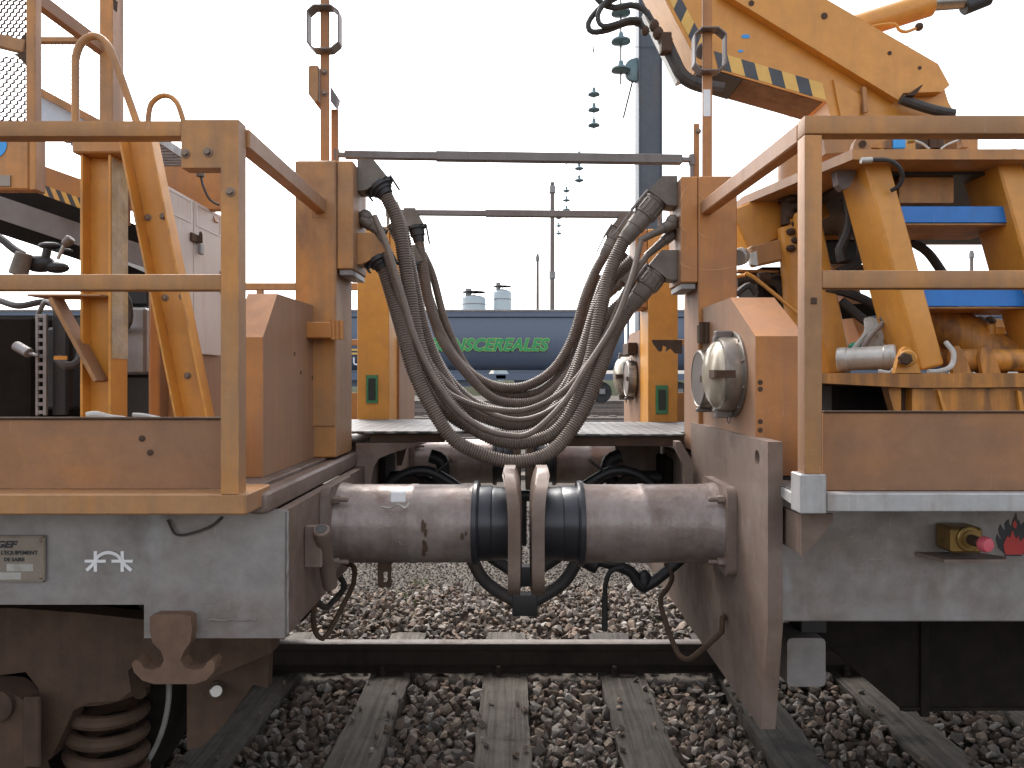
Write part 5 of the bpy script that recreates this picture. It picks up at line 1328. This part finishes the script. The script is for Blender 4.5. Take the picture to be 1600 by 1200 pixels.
MB().tube(spline([P(1408, 155, yb0-.06), P(1430, 163, yb0-.06), P(1460, 172, yb0-.06), P(1490, 178, yb0-.06)], .02), .020, 10).build('boom_hose', 'rubber', boom)
poly(((1398, 162), (1420, 147), (1424, 146), (1412, 162)), yb0-.09, yb0-.046, 'hose_clip', 'bogie_brown', boom, 0, Yref=yb0)
# hazard stripes on the lower edge
def stripes(p0, p1, n, w, skew):
    a0, a1 = Vector(p0), Vector(p1)
    d = (a1-a0)/n
    nn = Vector((d.y, -d.x)).normalized()*w
    sk_ = d.normalized()*skew
    for k in range(n):
        for s, (nm, mt) in enumerate((('black_stripe', 'stripe_dark'), ('yellow_stripe', 'stripe_yellow'))):
            q0, q1 = a0+d*(k+.5*s), a0+d*(k+.5*s+.5)
            pts = [q0, q1, q1+nn-sk_, q0+nn-sk_]
            poly([tuple(p) for p in pts], yb0-.002, yb0-.0006, nm, mt, boom, 0, Yref=yb0)
stripes((1122, 107), (1291, 157), 4, 24, 14)
stripes((1030, -28), (1098, 98), 3, 18, 14)
poly(((1060, 20), (1072, 20), (1106, 96), (1092, 104)), yb0-.03, yb0-.0025, 'edge_tube', 'amber', boom, .004, Yref=yb0) if False else None
wp = P(1092, 103, yb0); wq = P(1160, 122, yb0)
MB().bar(wp+V(.005, .11, -.004), wq+V(0, .11, -.004), .205, .008, bev=.001).build('wear_pad', 'black_metal', boom)
MB().bar(wq+V(.003, .11, -.003), P(1287, 157, yb0)+V(0, .11, -.003), .207, .005, bev=.001).build('underside_tone_sheet', 'rust_brown', boom)  # added brown sheet: underside dirt, and darkening against the light bounced up
hc = MB().bar(P(1008, 20, yb0+.02), P(1062, 130, yb0+.02), .03, .05, up=(0, 1, 0), bev=.004).build('hose_tray', 'pale_steel', boom)
MB().tube(spline([P(1040, 66, yb0), P(1052, 92, yb0), P(1066, 118, yb0), P(1090, 132, yb0), P(1130, 140, yb0)], .02), .028, 10).build('boom_hose', 'rubber', boom)
for i, pts in enumerate((((928, -10), (940, 5), (960, 12), (985, 8), (1005, 14), (1018, 32), (1030, 52)), ((965, -4), (940, 10), (922, 30), (919, 42), (926, 50), (950, 47), (980, 36), (1000, 38), (1012, 52)), ((955, -8), (938, 14), (934, 30), (942, 41), (960, 38), (985, 30), (1003, 32)))):
    MB().tube(spline([P(x, y, yb0-.02*i) for x, y in pts], .03), .0135-.0015*i, 8).build('boom_hose', 'rubber', boom)
mb = MB()
for x, y, r in ((1022, 40, .022), (1028, 52, .024), (1035, 62, .02), (1008, 48, .018), (1044, 64, .02)): mb.ball(P(x, y, yb0-.02), r, 10, (1, 1, 1.2))
mb.box(PX(1030, yb0), PX(1046, yb0), yb0-.05, yb0, PZ(88, yb0), PZ(58, yb0), .004)
mb.build('hose_fittings', 'bogie_brown', boom)
rc = MB().cyl(P(1290, 58, 3.12), P(1454, 6, 3.12), .052, n=28, bev=.008).build('boom_cylinder', 'amber', C)
MB().cyl(P(1454, 6, 3.12), P(1512, 2, 3.12), .030, n=20).build('piston_rod', 'chrome', rc)
MB().cyl(P(1505, 12, 3.12), P(1545, -4, 3.12), .034, n=16, bev=.006).build('rod_end', 'black_metal', rc)
MB().tube(spline([P(1330, 52, 3.06), P(1370, 40, 3.06), P(1398, 38, 3.06), P(1404, 46, 3.06), P(1415, 50, 3.06), P(1432, 44, 3.06)], .02), .007, 8).build('cylinder_pipe', 'amber', rc)
MB().ball(P(1436, 42, 3.06), .018, 10).build('pipe_union', 'bogie_brown', rc)
for x, y, w, h_ in ((1165, 57, 7, 3.2), (1157, 80, 4.5, 2)):
    poly([(x+w*math.cos(R_(q)), y+h_*math.sin(R_(q))) for q in range(0, 360, 30)], yb0-.002, yb0-.0006, 'paint_spot', 'blue_label', boom, 0, Yref=yb0)
for x, y, r in ((1174, 5, .012), (1390, 83, .009), (1437, 106, .008), (1288, 25, .014)):
    MB().lathe([(0, r), (.002, r)], P(x, y, yb0-.0006 if x < 1280 and y < 5 else yb0-.0455), (0, -1, 0), 10).build('dark_plug', 'bogie_brown', boom)
# ------------------------------------------------------------------ what joins the two wagons
def safety_bar(label, a, b, split, w):
    a, b = Vector(a), Vector(b)
    t = thing('safety_bar', label, 'safety bar', (a+b)/2, 'telescopic safety bars across the gangway')
    m = a+(b-a)*split
    MB().bar(a+(b-a)*.025, m+(b-a)*.05, w*.82, w*.82, bev=.002).build('inner_bar', 'bar_grey', t)
    MB().bar(m, b-(b-a)*.03, w, w, bev=.002).build('outer_tube', 'bar_grey', t)
    for p, s in ((a, 1), (b, -1)):
        h = MB().bar(p, p+(b-a)*.03*s, w*.6, w*.5, bev=.002); h.cyl(p-V(0, 0, w*.6), p+V(0, 0, w*.6), w*.35, n=12)
        h.build('hinge', 'bar_grey', t)
        MB().cyl(p-V(0, 0, .08), p, .008, n=10).build('hinge_pin', 'bar_grey', t)
safety_bar('near telescopic safety bar, the higher one in the picture', P(525, 242, 2.66), P(1081, 250, 2.75), .275, .034)
safety_bar('far telescopic safety bar, the lower one in the picture', P(606, 332, 3.72), P(1030, 336, 3.72), .36, .034)

def corrugated(pts, r, pitch, depth, n=12):
    """rings every pitch along the path"""
    c = even(spline(pts, .01), pitch/3)
    rad = [r - (depth if k % 3 == 0 else 0.0) for k in range(len(c))]
    return c, rad
def elbow_plug(t, side, base, tip, r, mat='plug', h=.115, socket=True):
    """connector: angled housing fixed to the box, then a screwed coupling; base on the box, tip where the hose starts"""
    base, tip = Vector(base), Vector(tip)
    d = (tip-base).normalized(); L_ = (tip-base).length
    s = side
    mid = base + V(s*.052, 0, 0)
    hh = h/2
    up = V(0, 0, 1)
    # housing: five-sided outline in the XZ plane
    ax = (tip-mid).normalized(); nr = V(-ax.z, 0, ax.x)
    if nr.z < 0: nr = -nr
    k = mid + ax*.034
    pts = [base+up*hh, base+up*hh+V(s*.06, 0, 0), k+nr*hh*.78, k-nr*hh*.78, base-up*hh+V(s*.012, 0, 0), base-up*hh]
    MB().prism([(p.x, p.z) for p in pts], 'Y', base.y-hh*.85, base.y+hh*.85, .006, 2).build('plug_housing', mat, t)
    if socket:
        Lc = (tip-k).length
        MB().lathe([(0, r*1.75), (.006, r*1.8), (.010, r*1.8), (.012, r*1.7), (Lc*.38, r*1.66), (Lc*.4, r*1.45), (Lc*.66, r*1.4), (Lc*.68, r*1.28), (Lc*.9, r*1.2), (Lc*.92, r*1.12), (Lc, r*1.08)], k, tip-k, 28).build('coupling_nut', mat, t)
        kn = MB()
        u = ax.orthogonal().normalized(); w = ax.cross(u)
        for q in range(14):
            a = R_(q*360/14); e = (u*math.cos(a)+w*math.sin(a))*r*1.68
            kn.bar(k+ax*.018+e, k+ax*(Lc*.34)+e, .008, .006, up=e, bev=.001)
        kn.build('grip_ribs', mat, t)
        o_ = nr*r*1.9
        lv = MB().bar(k-ax*.01+o_, k+ax*(Lc*.45)+o_*1.05, .03, .012, up=nr, bev=.003).build('locking_lever', 'bar_grey', t)
        for q in (-.012, .012):
            MB().bar(k+ax*(Lc*.4)+o_*1.05+V(0, q, 0), k+ax*(Lc*1.02)+o_*.9+V(0, q, 0), .010, .006, up=nr, bev=.001).build('lever_arm', 'bar_grey', lv)
    else:
        Lc = (tip-k).length
        MB().lathe([(-.004, r*2.0), (.012, r*2.0), (.014, r*1.55), (Lc*.6, r*1.5), (Lc*.62, r*1.25), (Lc, r*1.15)], k, tip-k, 24).build('coupling_nut', 'black_metal', t)
        o_ = nr*r*2.1
        MB().bar(k-ax*.005+o_, k+ax*(Lc*1.25)+o_*.95, .035, .008, up=nr, bev=.002).build('locking_lever', 'black_metal', t)
        MB().bar(k-ax*.005-o_, k+ax*(Lc*.7)-o_*.95, .035, .008, up=nr, bev=.002).build('locking_lever', 'black_metal', t)
def cable(label, left, right, mid, r, corr=True, pitch=.0095, plugs=(True, True)):
    """left, right: (box point, hose start); mid: list of points in between"""
    allp = [left[1]] + mid + [right[1]]
    low = min(allp, key=lambda p: p[2])
    t = thing('jumper_cable', label, 'cable', Vector(low), 'jumper cables sagging between the wagons')
    path = [Vector(p) for p in allp]
    if corr:
        c, rad = corrugated(path, r, pitch, r*.17)
        MB().tube(c, r, 12, rad).build('corrugated_hose', 'hose', t, smooth=60)
    else:
        MB().tube(spline(path, .015), r, 10).build('sheath', 'hose', t, smooth=60)
    if plugs[0] == 'big': elbow_plug(t, 1, left[0], left[1], r, left[2] if len(left) > 2 else 'plug', socket=False)
    if plugs[1] == 'big': elbow_plug(t, -1, right[0], right[1], r)
    for i, (e, s) in enumerate(((left, 1), (right, -1))):
        if plugs[i] == 'small':
            b, p = Vector(e[0]), Vector(e[1])
            MB().ball(b+V(s*.02, 0, 0), .026, 14).build('plug_socket', 'plug', t)
            MB().lathe([(0, .012), (.015, .024), (.055, .022), (.06, .018), (.09, .016), (.1, r*1.2), ((p-b).length+.01, r*1.1)], b, p-b, 18).build('coupling_nut', 'plug', t)
    return t
def trace(pts, Ya, Yb, Ym):
    """depth runs from Ya over Ym in the middle to Yb"""
    out = []; n = len(pts)-1
    for i, (x, y) in enumerate(pts):
        u = i/n
        Y = Ya*(1-u)**2 + 2*u*(1-u)*(2*Ym-(Ya+Yb)/2) + Yb*u*u
        out.append(P(x, y, Y))
    return out
NL, NR = 2.645, 2.77     # depth of the sockets on the near columns
FL, FR = 3.74, 3.72
BL, BR = -.599, XR-.060  # faces of the near connector boxes
def Lp(y, Y, x=BL): return V(x, Y, PZ(y, Y))
# near, thick
cable('lowest thick corrugated cable, hanging down to the buffer heads', (Lp(392, NL), P(600, 420, NL), 'orange'), (Lp(417, NR, BR), P(983, 482, NR)),
      trace([(618, 481), (632, 530), (647, 582), (680, 647), (712, 689), (767, 715), (816, 721), (865, 703), (907, 650), (936, 582), (960, 520)], 2.63, 2.74, 2.58), .0265, plugs=('big', 'big'))
cable('thick corrugated cable between the two upper near plugs, second lowest at mid-span', (Lp(279, NL), P(603, 305, NL)), (Lp(303, NR, BR), P(975, 376, NR)),
      trace([(622, 350), (637, 440), (654, 536), (683, 601), (722, 653), (767, 684), (816, 692), (865, 677), (899, 632), (923, 562), (940, 480), (955, 420)], 2.65, 2.76, 2.66), .0265, plugs=('big', 'big'))
# second row just behind the near plugs
cable('thick corrugated cable close behind the upper near cable', (Lp(290, NL+.10), P(612, 318, NL+.10)), (Lp(360, NR+.05, BR), P(990, 405, NR+.05)),
      trace([(630, 365), (647, 450), (664, 520), (690, 582), (726, 634), (767, 656), (812, 664), (855, 650), (888, 611), (908, 562), (930, 490), (955, 440)], 2.75, 2.86, 2.85), .0255, plugs=(False, False))
# far, thick
cable('thick corrugated cable on the far side, highest at mid-span', (Lp(345, FL, -.609), P(655, 378, FL)), (Lp(352, FR, .594), P(944, 400, FR)),
      trace([(662, 420), (676, 490), (709, 556), (748, 592), (787, 606), (826, 602), (865, 577), (894, 530), (914, 465), (930, 425)], 3.72, 3.70, 3.6), .026, plugs=('big', 'big'))
cable('thick corrugated cable from the lower far plugs, second highest at mid-span', (Lp(402, FL, -.609), P(652, 425, FL)), (Lp(430, FR, .594), P(946, 462, FR)),
      trace([(672, 480), (690, 530), (722, 575), (767, 620), (810, 630), (849, 621), (884, 588), (912, 540), (932, 490)], 3.72, 3.70, 3.55), .0255, plugs=('big', 'big'))
cable('slimmer corrugated cable on the far side beside the hopper lettering', (Lp(365, FL+.04, -.609), P(661, 395, FL+.05)), (Lp(380, FR+.05, .594), P(950, 425, FR+.05)),
      trace([(676, 430), (695, 500), (722, 562), (745, 590), (775, 616), (818, 622), (850, 612), (885, 570), (908, 515), (932, 455)], 3.8, 3.78, 3.65), .021, plugs=(False, False))
cable('thick corrugated cable in the middle of the bundle, just above the two lowest', (Lp(390, NL+.1), P(606, 425, NL+.1)), (Lp(400, NR+.09, BR), P(990, 455, NR+.09)),
      trace([(622, 480), (640, 545), (668, 606), (702, 648), (745, 672), (790, 682), (832, 678), (872, 655), (905, 605), (928, 545), (950, 495)], 2.74, 2.86, 2.76), .0245, plugs=(False, False))
cable('thick corrugated cable tucked behind the thin ones at mid-span', (Lp(330, NL+.09), P(612, 350, NL+.09)), (Lp(330, NR+.1, BR), P(975, 395, NR+.1)),
      trace([(636, 400), (652, 470), (672, 540), (700, 592), (738, 628), (780, 644), (820, 646), (858, 633), (890, 594), (914, 535), (934, 470), (950, 430)], 2.74, 2.87, 2.95), .024, plugs=(False, False))
cable('corrugated cable on the far side that leans outwards by the far right plug', (Lp(410, FL+.06, -.609), P(664, 440, FL+.05)), (Lp(400, FR, .594), P(936, 430, FR)),
      trace([(680, 490), (700, 540), (728, 580), (760, 604), (800, 617), (840, 612), (872, 588), (898, 548), (918, 490)], 3.78, 3.70, 3.62), .022, plugs=(False, False))
# thin ones
cable('thin smooth cable from the small near socket, highest of the thin ones', (V(BL, NL, PZ(338, NL)), P(590, 362, NL)), (V(BR, NR, PZ(362, NR)), P(1012, 398, NR)),
      trace([(607, 410), (624, 465), (650, 540), (690, 604), (725, 627), (767, 639), (819, 641), (865, 622), (904, 588), (946, 523), (972, 465), (995, 422)], 2.60, 2.70, 2.68), .0125, corr=True, pitch=.007, plugs=('small', 'small'))
cable('thin smooth cable twisting under the others at mid-span, lowest of the thin ones', (V(BL, NL-.05, PZ(325, NL)), P(585, 338, NL-.04)), (V(BR, NR-.05, PZ(350, NR)), P(1002, 375, NR-.04)),
      trace([(605, 385), (628, 460), (655, 545), (702, 627), (748, 666), (793, 680), (832, 675), (881, 629), (916, 575), (959, 507), (985, 440)], 2.56, 2.66, 2.56), .0115, corr=False, plugs=(False, 'small'))
cable('thin smooth cable between the thick ones, middle of the thin ones', (V(BL, NL+.05, PZ(345, NL+.05)), P(596, 360, NL+.05)), (V(BR, NR+.06, PZ(375, NR+.05)), P(1005, 410, NR+.06)),
      trace([(615, 420), (640, 500), (668, 560), (700, 600), (735, 629), (780, 651), (823, 655), (868, 636), (905, 600), (945, 540), (975, 470)], 2.74, 2.80, 2.80), .011, corr=False, plugs=('small', False))

# screw coupling between the draw hooks
S = thing('screw_coupling', 'dark screw coupling hooked between the wagons behind the near buffers', 'coupling', (0.02, YC, .9))
zc = 1.02
for s, x0_ in ((1, XL), (-1, XR)):
    MB().tube(spline([V(x0_-s*.02, YC, zc), V(x0_+s*.14, YC, zc), V(x0_+s*.22, YC, zc-.03), V(x0_+s*.27, YC, zc+.02), V(x0_+s*.26, YC, zc+.08), V(x0_+s*.21, YC, zc+.10)], .02), .032, 12).build('draw_hook', 'black_metal', S)
    MB().box(x0_ if s > 0 else x0_-.03, x0_+.03 if s > 0 else x0_, YC-.13, YC+.13, zc-.1, zc+.1, .006).build('draw_gear_plate', 'under_dark', S)
MB().cyl((-.24, YC, zc-.08), (.28, YC, zc-.08), .026, n=16).build('screw_spindle', 'black_metal', S)
MB().tube(spline([V(.02, YC-.02, zc-.08), V(.02, YC-.02, zc-.3)], .02), .012, 8).build('screw_handle', 'black_metal', S)
for s in (-1, 1):
    for q in (-.06, .06):
        MB().tube(spline([V(.02+s*.24, YC+q, zc-.09), V(.02+s*.33, YC+q*.8, zc-.02), V(.02+s*.40, YC+q*.3, zc+.04)], .02), .016, 8).build('shackle', 'black_metal', S)
# air brake hoses sagging in a loop under the buffers
for lab, q, zz in (('outer black brake hose hanging in a loop under the buffer heads', 2.78, .575), ('inner black brake hose hanging in a loop under the buffer heads', 2.95, .64)):
    t = thing('brake_hose', lab, 'hose', (0.02, q, zz), 'brake hoses')
    MB().tube(spline([V(-.6, q, .92), V(-.40, q, .93), V(-.24, q, .84), V(-.14, q, zz+.10), V(-.01, q, zz+.012)], .02), .025, 12).build('hose', 'rubber', t)
    MB().tube(spline([V(XR-.01, q, .92), V(.44, q, .93), V(.28, q, .84), V(.18, q, zz+.10), V(.05, q, zz+.012)], .02), .025, 12).build('hose', 'rubber', t)
    MB().box(-.03, .07, q-.03, q+.03, zz-.035, zz+.05, .01, 2).build('coupling_head', 'black_metal', t)
# upper electric/air lines beyond the near buffers
for lab, x, s in (('black arched air pipe above the left near buffer', PX(668, 3.0), 1), ('black arched air pipe above the right near buffer', PX(958, 3.0), -1)):
    q = 3.0; z_ = PZ(736, q)
    t = thing('air_pipe', lab, 'pipe', (x, q, 1.0))
    MB().tube(spline([V(x-s*.22, q, z_-.10), V(x-s*.10, q, z_-.015), V(x, q, z_), V(x+s*.10, q, z_-.05), V(x+s*.20, q, z_-.13)], .02), .022, 12).build('pipe_bend', 'black_metal', t)
    MB().lathe([(0, .06), (.05, .06), (.055, .045)], V(x-s*.06, q-.03, z_-.07), (0, -1, 0), 20).build('valve_body', 'under_dark', t)
    MB().cyl(V(x+s*.04, q-.02, z_), V(x+s*.10, q-.02, z_+.045), .006, n=8).build('cock_lever', 'black_metal', t)
    MB().ball(V(x+s*.10, q-.02, z_+.045), .009, 10).build('lever_knob', 'plug', t)
